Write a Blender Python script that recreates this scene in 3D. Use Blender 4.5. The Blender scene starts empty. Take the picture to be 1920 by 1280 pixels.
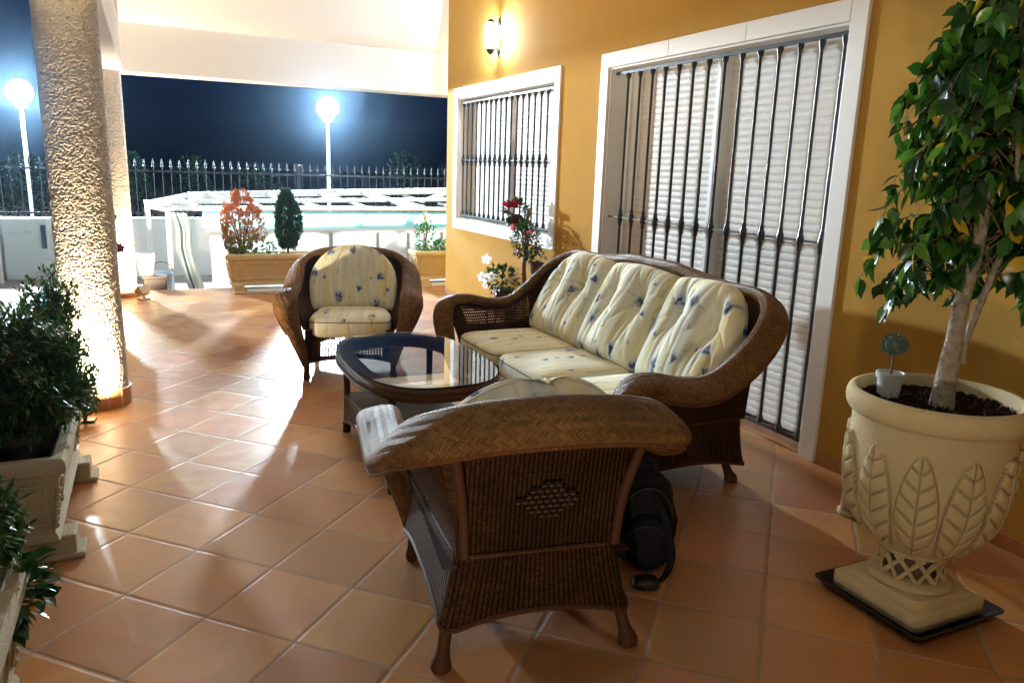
import bpy, bmesh, math, random
from math import sin, cos, pi, radians, sqrt
from mathutils import Vector, Matrix, noise as mnoise
random.seed(7)
S = bpy.context.scene
C = S.collection
# ------------------------------------------------------------------ camera
cam_d = bpy.data.cameras.new('Camera'); cam = bpy.data.objects.new('Camera', cam_d); C.objects.link(cam)
S.camera = cam
cam_d.sensor_width = 36; cam_d.lens = 36 * 1425.646 / 1920; cam_d.clip_start = .05; cam_d.clip_end = 500
PITCH, ROLL, YAW = 0.222592, 0.0327148, 0.4427756
_f = Vector((sin(YAW), cos(YAW), 0)); _r = Vector((cos(YAW), -sin(YAW), 0)); _u = Vector((0, 0, 1))
_f2 = _f * cos(PITCH) - _u * sin(PITCH); _u2 = _u * cos(PITCH) + _f * sin(PITCH)
_r3 = _r * cos(ROLL) + _u2 * sin(ROLL); _u3 = _u2 * cos(ROLL) - _r * sin(ROLL)
_m = Matrix.Identity(4)
for _i in range(3):
    _m[_i][0] = _r3[_i]; _m[_i][1] = _u3[_i]; _m[_i][2] = -_f2[_i]
_m[0][3], _m[1][3], _m[2][3] = 0, 0, 1.4
cam.matrix_world = _m
# ------------------------------------------------------------------ render + exposure
S.render.engine = 'CYCLES'
S.view_settings.view_transform = 'Standard'; S.view_settings.look = 'None'
S.view_settings.exposure = 0.0; S.view_settings.gamma = 1
S.cycles.use_denoising = True
S.cycles.max_bounces = 8; S.cycles.diffuse_bounces = 5; S.cycles.glossy_bounces = 4
S.cycles.transmission_bounces = 6; S.cycles.transparent_max_bounces = 12
S.cycles.caustics_reflective = False; S.cycles.caustics_refractive = False
S.cycles.sample_clamp_indirect = 6
# ------------------------------------------------------------------ night sky
W = bpy.data.worlds.new('World'); S.world = W; W.use_nodes = True
nt = W.node_tree; bg = nt.nodes['Background']
tc = nt.nodes.new('ShaderNodeTexCoord'); sx = nt.nodes.new('ShaderNodeSeparateXYZ'); rp = nt.nodes.new('ShaderNodeValToRGB')
nt.links.new(tc.outputs['Generated'], sx.inputs[0]); nt.links.new(sx.outputs['Z'], rp.inputs[0]); nt.links.new(rp.outputs[0], bg.inputs['Color'])
cr = rp.color_ramp
cr.elements[0].position = 0.0; cr.elements[0].color = (.0012, .0028, .0075, 1)
cr.elements[1].position = .30; cr.elements[1].color = (.0006, .0012, .005, 1)
e = cr.elements.new(.07); e.color = (.0024, .006, .026, 1)
e = cr.elements.new(.16); e.color = (.0022, .0065, .034, 1)
bg.inputs['Strength'].default_value = 1.0
# lamp powers
P_STREET = 4900.0      # radiance of the street lamp globes
P_WALL = 320.0
P_FLOOD = 120.0
P_FLOOD_BACK = 42.0
# ------------------------------------------------------------------ helpers
def tag(o, label=None, cat=None, group=None, kind=None):
    if label: o['label'] = label
    if cat: o['category'] = cat
    if group: o['group'] = group
    if kind: o['kind'] = kind
    return o
def empty(name, loc, rz=0.0, label=None, cat=None, group=None):
    o = bpy.data.objects.new(name, None); C.objects.link(o); o.location = loc; o.rotation_euler = (0, 0, rz)
    o.empty_display_size = .1
    return tag(o, label, cat, group)
class MB:
    def __init__(s): s.v = []; s.f = []; s.uv = []; s.mi = []
    def add(s, vs, fs, uvs=None, mi=0):
        n = len(s.v); s.v += [tuple(p) for p in vs]
        for f in fs:
            s.f.append(tuple(i + n for i in f)); s.mi.append(mi)
            s.uv.append([uvs[i] for i in f] if uvs else [(0, 0)] * len(f))
        return s
    def grid(s, P, UV=None, mi=0, flip=False, mif=None):
        r, c = len(P), len(P[0]); vs = [p for row in P for p in row]
        uv = [q for row in UV for q in row] if UV else None
        fs = []; ms = []
        for i in range(r - 1):
            for j in range(c - 1):
                q = (i * c + j, i * c + j + 1, (i + 1) * c + j + 1, (i + 1) * c + j)
                fs.append(q[::-1] if flip else q); ms.append(mif(i, j) if mif else mi)
        k = len(s.mi); s.add(vs, fs, uv, mi); s.mi[k:] = ms
        return s
    def box(s, c, d, rz=0, mi=0, taper=1.0, M=None):
        hx, hy, hz = d[0] / 2, d[1] / 2, d[2] / 2
        vs = []
        for z, t in ((-hz, taper), (hz, 1)):
            for x, y in ((-hx, -hy), (hx, -hy), (hx, hy), (-hx, hy)):
                x *= t; y *= t
                p = Vector((x * cos(rz) - y * sin(rz), x * sin(rz) + y * cos(rz), z))
                if M: p = M @ p
                vs.append(p + Vector(c))
        uv = [(p[0] + p[1], p[2]) for p in vs]
        return s.add(vs, [(3, 2, 1, 0), (4, 5, 6, 7), (0, 1, 5, 4), (1, 2, 6, 5), (2, 3, 7, 6), (3, 0, 4, 7)], uv, mi)
    def beam(s, a, b, w, h, mi=0, up=(0, 0, 1)):
        a = Vector(a); b = Vector(b); t = (b - a).normalized(); u = t.cross(Vector(up))
        if u.length < 1e-4: u = t.cross(Vector((0, 1, 0)))
        u.normalize(); n = u.cross(t)
        vs = [p + u * (x * w / 2) + n * (y * h / 2) for p in (a, b) for x, y in ((-1, -1), (1, -1), (1, 1), (-1, 1))]
        return s.add(vs, [(0, 1, 2, 3), (7, 6, 5, 4), (1, 0, 4, 5), (2, 1, 5, 6), (3, 2, 6, 7), (0, 3, 7, 4)], None, mi)
    def tube(s, pts, rad, n=8, mi=0, cap=True, us=1.0):
        pts = [Vector(p) for p in pts]; m = len(pts)
        if not hasattr(rad, '__len__'): rad = [rad] * m
        T = [(pts[min(i + 1, m - 1)] - pts[max(i - 1, 0)]).normalized() for i in range(m)]
        r = Vector((0, 0, 1)) if abs(T[0].z) < .9 else Vector((1, 0, 0))
        P = []; UV = []; L = 0
        for i in range(m):
            r = r - T[i] * r.dot(T[i])
            if r.length < 1e-6: r = T[i].orthogonal()
            r.normalize(); q = T[i].cross(r)
            if i: L += (pts[i] - pts[i - 1]).length
            P.append([pts[i] + (r * cos(2 * pi * k / n) + q * sin(2 * pi * k / n)) * rad[i] for k in range(n + 1)])
            UV.append([(L * us, 2 * pi * rad[i] * k / n) for k in range(n + 1)])
        s.grid(P, UV, mi)
        if cap:
            for row, fl in ((P[0], False), (P[-1], True)):
                s.add(row[:-1], [tuple(range(n)) if fl else tuple(range(n))[::-1]], None, mi)
        return s
    def lathe(s, prof, n=32, c=(0, 0, 0), mi=0):
        P = []; UV = []; L = 0
        for i, (r, z) in enumerate(prof):
            if i: L += math.hypot(r - prof[i - 1][0], z - prof[i - 1][1])
            P.append([(c[0] + r * cos(2 * pi * k / n), c[1] + r * sin(2 * pi * k / n), c[2] + z) for k in range(n + 1)])
            UV.append([(k / n * 2 * pi * max(r, .02), L) for k in range(n + 1)])
        return s.grid(P, UV, mi)
    def ball(s, c, r, n=12, mi=0, sc=(1, 1, 1)):
        P = [[(c[0] + r * sc[0] * sin(pi * i / n) * cos(2 * pi * k / (2 * n)), c[1] + r * sc[1] * sin(pi * i / n) * sin(2 * pi * k / (2 * n)), c[2] - r * sc[2] * cos(pi * i / n)) for k in range(2 * n + 1)] for i in range(n + 1)]
        return s.grid(P, None, mi)
    def build(s, name, mats, parent=None, smooth=True, ang=40, bevel=0, seg=2, weld=True, loc=None):
        me = bpy.data.meshes.new(name); me.from_pydata(s.v, [], s.f)
        uvl = me.uv_layers.new(name='UVMap'); k = 0; flat = []
        for u in s.uv:
            for a in u: flat += [a[0], a[1]]
        uvl.data.foreach_set('uv', flat)
        if not isinstance(mats, (list, tuple)): mats = [mats]
        for m in mats: me.materials.append(m)
        me.polygons.foreach_set('material_index', s.mi)
        if weld:
            b = bmesh.new(); b.from_mesh(me); bmesh.ops.remove_doubles(b, verts=b.verts, dist=1e-5)
            b.to_mesh(me); b.free()
        me.update()
        if smooth:
            me.shade_smooth(); me.set_sharp_from_angle(angle=radians(ang))
        o = bpy.data.objects.new(name, me); C.objects.link(o)
        if parent: o.parent = parent
        if loc: o.location = loc
        if bevel:
            md = o.modifiers.new('bevel', 'BEVEL'); md.width = bevel; md.segments = seg; md.limit_method = 'ANGLE'; md.angle_limit = radians(35)
            md.harden_normals = False
        return o
def catmull(pts, n):
    out = []; m = len(pts); d = len(pts[0])
    for i in range(m - 1):
        p0 = pts[max(i - 1, 0)]; p1 = pts[i]; p2 = pts[i + 1]; p3 = pts[min(i + 2, m - 1)]
        for k in range(n):
            t = k / n
            out.append(tuple(.5 * (2 * p1[j] + (p2[j] - p0[j]) * t + (2 * p0[j] - 5 * p1[j] + 4 * p2[j] - p3[j]) * t * t + (3 * p1[j] - p0[j] - 3 * p2[j] + p3[j]) * t ** 3) for j in range(d)))
    out.append(tuple(pts[-1])); return out
def copy_tree(o, parent=None):
    c = o.copy(); C.objects.link(c); c.parent = parent
    for ch in [x for x in S.objects if x.parent == o]: copy_tree(ch, c)
    return c
# ------------------------------------------------------------------ materials
class NT:
    def __init__(s, name):
        s.m = bpy.data.materials.new(name); s.m.use_nodes = True; s.t = s.m.node_tree
        s.p = s.t.nodes['Principled BSDF']; s.out = s.t.nodes['Material Output']
    def n(s, kind, **kw):
        x = s.t.nodes.new('ShaderNode' + kind)
        for k, v in kw.items(): setattr(x, k, v)
        return x
    def l(s, a, b): s.t.links.new(a, b)
    def val(s, sock, v):
        if hasattr(v, 'is_linked') or isinstance(v, bpy.types.NodeSocket): s.l(v, sock)
        else: sock.default_value = v
    def math(s, op, a, b=0.0, c=None, clamp=False):
        x = s.n('Math', operation=op); x.use_clamp = clamp
        s.val(x.inputs[0], a); s.val(x.inputs[1], b)
        if c is not None: s.val(x.inputs[2], c)
        return x.outputs[0]
    def mix(s, f, a, b, blend='MIX'):
        x = s.n('Mix', data_type='RGBA', blend_type=blend)
        s.val(x.inputs[0], f)
        for i, v in ((6, a), (7, b)):
            if isinstance(v, (tuple, list)): x.inputs[i].default_value = (*v[:3], 1)
            else: s.l(v, x.inputs[i])
        return x.outputs[2]
    def noise(s, scale, detail=3, vec=None, rough=.5, dist=0):
        x = s.n('TexNoise'); x.inputs['Scale'].default_value = scale; x.inputs['Detail'].default_value = detail
        x.inputs['Roughness'].default_value = rough; x.inputs['Distortion'].default_value = dist
        if vec is not None: s.l(vec, x.inputs['Vector'])
        return x.outputs['Fac']
    def ramp(s, fac, stops):
        x = s.n('ValToRGB'); s.l(fac, x.inputs[0]); e = x.color_ramp.elements
        while len(e) < len(stops): e.new(.5)
        for i, (p, c) in enumerate(stops): e[i].position = p; e[i].color = (*c, 1) if len(c) == 3 else c
        return x.outputs[0]
    def bump(s, h, strength=.5, dist=.01, normal=None):
        x = s.n('Bump'); x.inputs['Strength'].default_value = strength; x.inputs['Distance'].default_value = dist
        s.l(h, x.inputs['Height'])
        if normal is not None: s.l(normal, x.inputs['Normal'])
        return x.outputs[0]
    def obj(s): return s.n('TexCoord').outputs['Object']
    def uv(s): return s.n('TexCoord').outputs['UV']
    def sep(s, v):
        x = s.n('SeparateXYZ'); s.l(v, x.inputs[0]); return x.outputs
    def comb(s, x, y, z=0.0):
        c = s.n('CombineXYZ'); s.val(c.inputs[0], x); s.val(c.inputs[1], y); s.val(c.inputs[2], z); return c.outputs[0]
    def set(s, **kw):
        for k, v in kw.items():
            k = k.replace('_', ' ')
            if isinstance(v, tuple) and len(v) == 3: v = (*v, 1)
            s.val(s.p.inputs[k], v)
        return s
def simple(name, col, rough=.5, metal=0, var=.12, vs=12, bs=60, bst=.15, bd=.003, spec=.5, coat=0):
    t = NT(name); o = t.obj()
    nz = t.noise(vs, 4, o)
    c = t.mix(nz, tuple(x * (1 - var) for x in col), tuple(min(1, x * (1 + var)) for x in col))
    t.set(Base_Color=c, Roughness=rough, Metallic=metal, Specular_IOR_Level=spec, Coat_Weight=coat)
    if bst: t.set(Normal=t.bump(t.noise(bs, 3, o), bst, bd))
    return t.m
def m_floor():
    t = NT('terracotta_tiles'); s = t.sep(t.obj())
    k = .70711 / .328821; ox, oy = -.162242, 2.555481
    x = t.math('SUBTRACT', s[0], ox); y = t.math('SUBTRACT', s[1], oy)
    u = t.math('MULTIPLY', t.math('SUBTRACT', x, y), k); v = t.math('MULTIPLY', t.math('ADD', x, y), k)
    wob = t.math('MULTIPLY', t.math('SUBTRACT', t.noise(9, 2, t.obj()), .5), .012)
    u = t.math('ADD', u, wob); v = t.math('ADD', v, wob)
    iu = t.math('FLOOR', u); iv = t.math('FLOOR', v)
    fu = t.math('FRACT', u); fv = t.math('FRACT', v)
    du = t.math('MINIMUM', fu, t.math('SUBTRACT', 1.0, fu)); dv = t.math('MINIMUM', fv, t.math('SUBTRACT', 1.0, fv))
    d = t.math('MINIMUM', du, dv)
    g = t.n('MapRange'); t.l(d, g.inputs[0]); g.inputs[1].default_value = .0075; g.inputs[2].default_value = .014
    wn = t.n('TexWhiteNoise', noise_dimensions='2D'); t.l(t.comb(iu, iv), wn.inputs['Vector'])
    ws = t.sep(wn.outputs['Color'])
    off = t.comb(t.math('MULTIPLY', ws[0], 37.0), t.math('MULTIPLY', ws[1], 41.0))
    va = t.n('VectorMath', operation='ADD'); t.l(t.obj(), va.inputs[0]); t.l(off, va.inputs[1])
    mott = t.noise(3.2, 4, va.outputs[0], .55, .6)
    base = t.mix(ws[2], (.44, .19, .095), (.53, .30, .15))
    c = t.mix(t.ramp(mott, [(.32, (0, 0, 0)), (.68, (1, 1, 1))]), base, t.mix(ws[0], (.58, .335, .14), (.45, .215, .145)))
    fine = t.noise(60, 4, t.obj(), .6)
    c = t.mix(t.math('MULTIPLY', t.math('ABSOLUTE', t.math('SUBTRACT', fine, .5)), .7), c, (.22, .10, .05))
    hv = t.n('HueSaturation'); t.l(c, hv.inputs['Color'])
    t.l(t.math('ADD', .80, t.math('MULTIPLY', ws[1], .34)), hv.inputs['Value'])
    hv.inputs['Saturation'].default_value = 1.14
    stn = t.ramp(t.noise(2.1, 6, t.obj(), .65, 1.2), [(.50, (0, 0, 0)), (.66, (.40, .40, .40))])
    spk = t.ramp(t.noise(95, 3, t.obj(), .7), [(.66, (0, 0, 0)), (.72, (.55, .55, .55))])
    grout = t.mix(t.noise(5, 2, t.obj()), (.10, .055, .035), (.55, .42, .30))
    col = t.mix(g.outputs[0], grout, t.mix(spk, t.mix(stn, hv.outputs[0], (.34, .17, .09)), (.20, .10, .06)))
    rough = t.math('ADD', .25, t.math('MULTIPLY', t.noise(14, 3, t.obj()), .22))
    rr = t.mix(g.outputs[0], (.85, .85, .85), t.comb(rough, rough, rough))
    edge = t.n('MapRange'); edge.interpolation_type = 'SMOOTHSTEP'; t.l(d, edge.inputs[0]); edge.inputs[1].default_value = .005; edge.inputs[2].default_value = .04
    und = t.noise(7, 2, va.outputs[0])
    h = t.math('ADD', t.math('MULTIPLY', edge.outputs[0], 1.0), t.math('MULTIPLY', und, .9))
    n1 = t.bump(h, .42, .0035)
    n2 = t.bump(t.noise(160, 3, t.obj()), .10, .002, n1)
    t.set(Base_Color=col, Roughness=rr, Normal=n2, Specular_IOR_Level=.55)
    return t.m
def m_wicker(name, c1, c2, c3, style='herring', rough=.42):
    t = NT(name); s = t.sep(t.uv()); u, v = s[0], s[1]
    if style == 'herring':
        w = .0165
        tri = t.math('PINGPONG', v, w)
        ph = t.math('DIVIDE', t.math('ADD', u, t.math('MULTIPLY', tri, .9)), .0075)
        a = t.math('ABSOLUTE', t.math('SINE', t.math('MULTIPLY', ph, pi)))
        cell = t.comb(t.math('FLOOR', ph), t.math('FLOOR', t.math('DIVIDE', v, w)))
        edge = t.math('MULTIPLY', t.math('PINGPONG', v, w / 1), 0)
        h = t.math('POWER', a, .6)
    elif style == 'stake':
        a0 = t.math('ABSOLUTE', t.math('SINE', t.math('MULTIPLY', u, pi / .017)))
        par = t.math('MODULO', t.math('FLOOR', t.math('DIVIDE', u, .017)), 2)
        b = t.math('ABSOLUTE', t.math('SINE', t.math('ADD', t.math('MULTIPLY', v, pi / .009), t.math('MULTIPLY', par, pi / 2))))
        a = t.math('MULTIPLY', t.math('POWER', a0, .5), t.math('ADD', .72, t.math('MULTIPLY', b, .28)))
        cell = t.comb(t.math('FLOOR', t.math('DIVIDE', u, .017)), t.math('FLOOR', t.math('DIVIDE', v, .009)))
        h = a
    else:  # open weave
        a0 = t.math('ABSOLUTE', t.math('SINE', t.math('MULTIPLY', u, pi / .018)))
        b0 = t.math('ABSOLUTE', t.math('SINE', t.math('MULTIPLY', v, pi / .016)))
        a = t.math('MAXIMUM', a0, t.math('SUBTRACT', b0, .05)); h = a
        cell = t.comb(t.math('FLOOR', t.math('DIVIDE', u, .018)), t.math('FLOOR', t.math('DIVIDE', v, .016)))
    wn = t.n('TexWhiteNoise', noise_dimensions='2D'); t.l(cell, wn.inputs['Vector'])
    nz = t.noise(6, 4, t.obj())
    base = t.mix(t.ramp(nz, [(.35, (0, 0, 0)), (.7, (1, 1, 1))]), c1, c2)
    base = t.mix(t.math('MULTIPLY', wn.outputs['Value'], .75), base, c3)
    gap = t.ramp(a, [(.12, (1, 1, 1)), (.45, (0, 0, 0))])
    base = t.mix(t.math('MULTIPLY', gap, .7), base, tuple(x * .22 for x in c1))  # shade between the strands painted into the base colour
    t.set(Base_Color=base, Roughness=rough, Normal=t.bump(h, 1.0, .009), Specular_IOR_Level=.28 if style == 'herring' else .12)
    if style == 'open':
        tr = t.n('BsdfTransparent'); mx = t.n('MixShader')
        t.l(t.math('LESS_THAN', a, .72), mx.inputs[0]); t.l(t.p.outputs[0], mx.inputs[1]); t.l(tr.outputs[0], mx.inputs[2])
        t.l(mx.outputs[0], t.out.inputs[0])
    return t.m
def m_fabric(name='floral_fabric', fs=8.5):
    t = NT(name); uv = t.uv(); s = t.sep(uv)
    # watercolour stripes running up the cushion
    mp = t.n('Mapping'); t.l(uv, mp.inputs[0]); mp.inputs['Scale'].default_value = (9, .9, 1)
    st = t.noise(1.6, 3, mp.outputs[0], .5, .4)
    c = t.ramp(st, [(.28, (.70, .60, .30)), (.42, (.78, .72, .44)), (.52, (.80, .78, .62)), (.60, (.66, .68, .58)), (.72, (.78, .70, .36))])
    mp2 = t.n('Mapping'); t.l(uv, mp2.inputs[0]); mp2.inputs['Scale'].default_value = (40, 3.0, 1)
    st2 = t.noise(1.0, 3, mp2.outputs[0])
    c = t.mix(t.ramp(st2, [(.58, (0, 0, 0)), (.68, (.35, .35, .35))]), c, (.42, .46, .34))
    # leaves and stems
    mp3 = t.n('Mapping'); t.l(uv, mp3.inputs[0]); mp3.inputs['Scale'].default_value = (16, 4.2, 1); mp3.inputs['Rotation'].default_value = (0, 0, .35)
    st3 = t.noise(1.0, 2, mp3.outputs[0], .5, .8)
    c = t.mix(t.ramp(st3, [(.62, (0, 0, 0)), (.66, (.55, .55, .55)), (.70, (0, 0, 0))]), c, (.22, .27, .16))
    # loose watercolour tulip heads: a pale wash with a dark notched heart
    def flowers(c, sc, seed, thr, size):
        mpv = t.n('Mapping'); t.l(uv, mpv.inputs[0]); mpv.inputs['Location'].default_value = (seed, seed * .7, 0); mpv.inputs['Scale'].default_value = (sc, sc * .8, 1)
        nz = t.n('TexNoise'); nz.inputs['Scale'].default_value = 22; nz.inputs['Detail'].default_value = 3; t.l(uv, nz.inputs['Vector'])
        vo = t.n('TexVoronoi', voronoi_dimensions='2D'); vo.inputs['Scale'].default_value = 1; t.l(mpv.outputs[0], vo.inputs['Vector']); vo.inputs['Randomness'].default_value = .9
        sb = t.n('VectorMath', operation='SUBTRACT'); t.l(mpv.outputs[0], sb.inputs[0]); t.l(vo.outputs['Position'], sb.inputs[1])
        ns_ = t.n('VectorMath', operation='MULTIPLY_ADD'); t.l(nz.outputs['Color'], ns_.inputs[0]); ns_.inputs[1].default_value = (.22, .22, 0); ns_.inputs[2].default_value = (-.11, -.11, 0)
        ad = t.n('VectorMath', operation='ADD'); t.l(sb.outputs[0], ad.inputs[0]); t.l(ns_.outputs[0], ad.inputs[1])
        rs = t.sep(vo.outputs['Color'])
        rot = t.n('VectorRotate', rotation_type='Z_AXIS'); t.l(ad.outputs[0], rot.inputs['Vector']); t.l(t.math('MULTIPLY', t.math('SUBTRACT', rs[2], .5), 2.2), rot.inputs['Angle'])
        q = t.sep(rot.outputs[0]); ax = t.math('ABSOLUTE', q[0])
        def blob(k, off, sz, soft):
            yy = t.math('SUBTRACT', t.math('ADD', q[1], off), t.math('MULTIPLY', ax, k))
            dd = t.math('SQRT', t.math('ADD', t.math('MULTIPLY', ax, ax), t.math('MULTIPLY', yy, yy)))
            dd = t.math('DIVIDE', dd, t.math('ADD', .65, t.math('MULTIPLY', rs[1], .6)))
            return t.ramp(dd, [(sz * soft, (1, 1, 1)), (sz, (0, 0, 0))])
        on = t.math('LESS_THAN', rs[0], thr)
        wash = t.math('MULTIPLY', t.math('MULTIPLY', blob(.5, 0.0, size * 1.35, .5), on), .75)
        c = t.mix(wash, c, t.mix(t.noise(34, 3, uv), (.22, .30, .50), (.62, .68, .74)))
        core = t.math('MULTIPLY', t.math('MULTIPLY', blob(1.1, .05, size * .8, .6), on), .95)
        core = t.math('MULTIPLY', core, t.ramp(t.noise(50, 3, uv), [(.35, (.25, .25, .25)), (.5, (1, 1, 1))]))
        return t.mix(core, c, (.025, .045, .13))
    c = flowers(c, fs * .72, 3.1, .50, .17)
    c = flowers(c, fs * 1.1, 9.7, .22, .15)
    fine = t.noise(420, 2, uv)
    t.set(Base_Color=c, Roughness=.85, Specular_IOR_Level=.2, Normal=t.bump(fine, .12, .001), Sheen_Weight=.15)
    return t.m
def m_leaf(name, cols, rough=.35, trans=.25, coat=.0):
    t = NT(name); g = t.n('NewGeometry')
    c = t.ramp(g.outputs['Random Per Island'], cols)
    c = t.mix(t.math('MULTIPLY', t.noise(40, 2, t.obj()), .35), c, (.02, .05, .012))
    t.set(Base_Color=c, Roughness=rough, Specular_IOR_Level=.5, Coat_Weight=coat, Coat_Roughness=.2)
    tr = t.n('BsdfTranslucent'); t.l(c, tr.inputs[0]); mx = t.n('MixShader'); mx.inputs[0].default_value = trans
    t.l(t.p.outputs[0], mx.inputs[1]); t.l(tr.outputs[0], mx.inputs[2]); t.l(mx.outputs[0], t.out.inputs[0])
    return t.m
def m_emit(name, col, st):
    t = NT(name); t.set(Base_Color=(.9, .9, .9), Emission_Color=col, Emission_Strength=st, Roughness=.3); return t.m
M = {}
M['floor'] = m_floor()
M['ochre'] = simple('ochre_stucco', (.47, .262, .050), .88, var=.10, vs=5, bs=110, bst=.6, bd=.003, spec=.2)
M['cream'] = simple('cream_plaster', (.80, .77, .735), .9, var=.03, vs=2, bs=90, bst=.15, bd=.003, spec=.2)
M['trim'] = simple('white_trim', (.82, .80, .77), .45, var=.03, bs=40, bst=.05)
M['white'] = simple('white_paint', (.80, .81, .81), .4, var=.03, bs=40, bst=.05)
M['iron'] = simple('grey_iron', (.032, .035, .04), .38, metal=.4, var=.2, bs=90, bst=.15)
M['fence'] = simple('dark_fence_iron', (.008, .010, .014), .6, metal=0, var=.2, spec=.25)
M['black'] = simple('black_plastic', (.012, .012, .013), .35, var=.15, bs=200, bst=.1)
M['stone'] = simple('cast_stone', (.46, .40, .27), .85, var=.22, vs=9, bs=90, bst=.6, bd=.006, spec=.25)
M['stone_y'] = simple('yellow_cast_stone', (.54, .42, .22), .85, var=.18, vs=14, bs=120, bst=.4, bd=.004, spec=.25)
M['urn'] = simple('urn_cast_stone', (.60, .48, .27), .85, var=.26, vs=7, bs=230, bst=.9, bd=.004, spec=.2)
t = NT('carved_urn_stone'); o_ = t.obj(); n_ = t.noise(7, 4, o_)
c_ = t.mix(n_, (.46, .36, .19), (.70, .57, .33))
gr = t.math('MULTIPLY', t.sep(t.uv())[0], t.math('ADD', .55, t.math('MULTIPLY', t.noise(30, 3, o_), .7)), clamp=True)  # grime and relief shade painted into carved grooves and leaf outlines
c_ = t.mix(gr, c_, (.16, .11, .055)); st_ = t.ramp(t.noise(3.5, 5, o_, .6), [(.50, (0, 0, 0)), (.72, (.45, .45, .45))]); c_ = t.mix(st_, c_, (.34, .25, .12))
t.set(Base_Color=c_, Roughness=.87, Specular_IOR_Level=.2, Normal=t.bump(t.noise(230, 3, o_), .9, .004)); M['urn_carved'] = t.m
M['stucco'] = simple('rough_stucco', (.47, .42, .35), .9, var=.15, vs=18, bs=220, bst=.5, bd=.004, spec=.2)
M['skirt'] = simple('terracotta_skirting', (.42, .18, .075), .4, var=.2, vs=12, bs=60, bst=.15)
M['joint'] = simple('pale_joint', (.55, .48, .40), .9)
M['soil'] = simple('dark_soil', (.022, .013, .009), 1.0, var=.5, vs=60, bs=110, bst=.8, bd=.01, spec=0.0)
M['bark'] = simple('grey_bark', (.32, .27, .20), .85, var=.75, vs=34, bs=75, bst=1.0, bd=.012, spec=.2)
M['twig'] = simple('brown_twig', (.12, .075, .04), .8, var=.3)
M['clay'] = simple('dark_clay_pot', (.10, .035, .025), .6, var=.2)
M['whitepot'] = simple('white_ceramic', (.55, .55, .52), .5, var=.08)
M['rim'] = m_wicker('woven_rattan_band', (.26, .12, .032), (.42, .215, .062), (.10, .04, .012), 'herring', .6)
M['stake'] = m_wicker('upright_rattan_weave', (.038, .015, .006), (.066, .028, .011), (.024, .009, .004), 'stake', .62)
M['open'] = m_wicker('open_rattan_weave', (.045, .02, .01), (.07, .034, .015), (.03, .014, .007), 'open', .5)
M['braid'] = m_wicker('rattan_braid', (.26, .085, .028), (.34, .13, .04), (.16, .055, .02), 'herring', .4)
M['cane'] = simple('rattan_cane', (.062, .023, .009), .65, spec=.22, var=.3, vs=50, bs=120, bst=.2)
M['fabric'] = m_fabric()
M['open_dark'] = simple('dark_rattan_shelf', (.03, .016, .009), .6, var=.3, vs=60, bs=150, bst=.6)
M['knot'] = simple('dark_rattan_knots', (.036, .013, .006), .6, var=.3, vs=60, bs=200, bst=.4)
M['pipe'] = simple('cushion_piping', (.16, .13, .08), .9)
# glass for the table
t = NT('clear_table_glass'); t.set(Base_Color=(.93, .99, .97), Roughness=0.0, Transmission_Weight=1.0, IOR=1.5); M['glass'] = t.m
# ------------------------------------------------------------------ GROUND + FLOOR
mb = MB(); mb.box((1.35, 1.9, -.06), (4.3, 14.1, .12)); mb.box((6.75, 8.5, -.06), (6.5, .9, .12))
tag(mb.build('floor', M['floor'], smooth=False), kind='structure')
gm = NT('pinkish_gravel'); c = gm.mix(gm.noise(45, 5, gm.obj(), .7), (.30, .24, .22), (.55, .47, .44))
gm.set(Base_Color=c, Roughness=.95, Normal=gm.bump(gm.noise(60, 4, gm.obj()), .6, .02))
mb = MB(); mb.grid([[(-150 + 30 * i, -80 + 30 * j, -.2) for i in range(11)] for j in range(9)])
tag(mb.build('ground', gm.m, smooth=False), kind='structure')
# edging tiles of the terrace
mb = MB()
for i in range(34):
    x = -.78 + i * .31
    mb.box((x + .155, 8.985, -.052), (.302, .07, .105), mi=0)
o = tag(mb.build('terrace_edge', simple('pink_edge_tile', (.44, .27, .19), .45, var=.12), bevel=.006), kind='structure')
# turquoise pool with pale coping, left of the terrace
pc = [(-1.62, 10.1), (-1.22, 9.9), (-1.14, 9.4), (-1.18, 8.9), (-1.22, 8.5), (-1.20, 8.0), (-1.13, 7.4), (-1.06, 6.9), (-1.0, 6.2), (-.96, 5.4)]
pcs = catmull(pc[1:], 6)
def edge_strip(x0, z0, off0, off1, h, name, mat):
    mb = MB(); P = []
    for i, (x, y) in enumerate(pcs):
        P.append([(x + off0, y, z0), (x + off0, y, z0 + h), (x + off1, y, z0 + h), (x + off1, y, z0)])
    mb.grid(P); return tag(mb.build(name, mat, smooth=False), kind='structure')
edge_strip(0, -.2, -.07, .0, .14, 'pool_coping', simple('pale_green_coping', (.30, .58, .45), .5, var=.06))
mb = MB(); mb.grid([[(x, y, -.12), (-.8, y, -.12)] for x, y in pcs])
wt = NT('turquoise_pool_water'); wt.set(Base_Color=(.10, .52, .48), Roughness=.08, Normal=wt.bump(wt.noise(6, 3, wt.obj()), .25, .03), Specular_IOR_Level=.5)
tag(mb.build('pool_water', wt.m, smooth=False), kind='structure')
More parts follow.
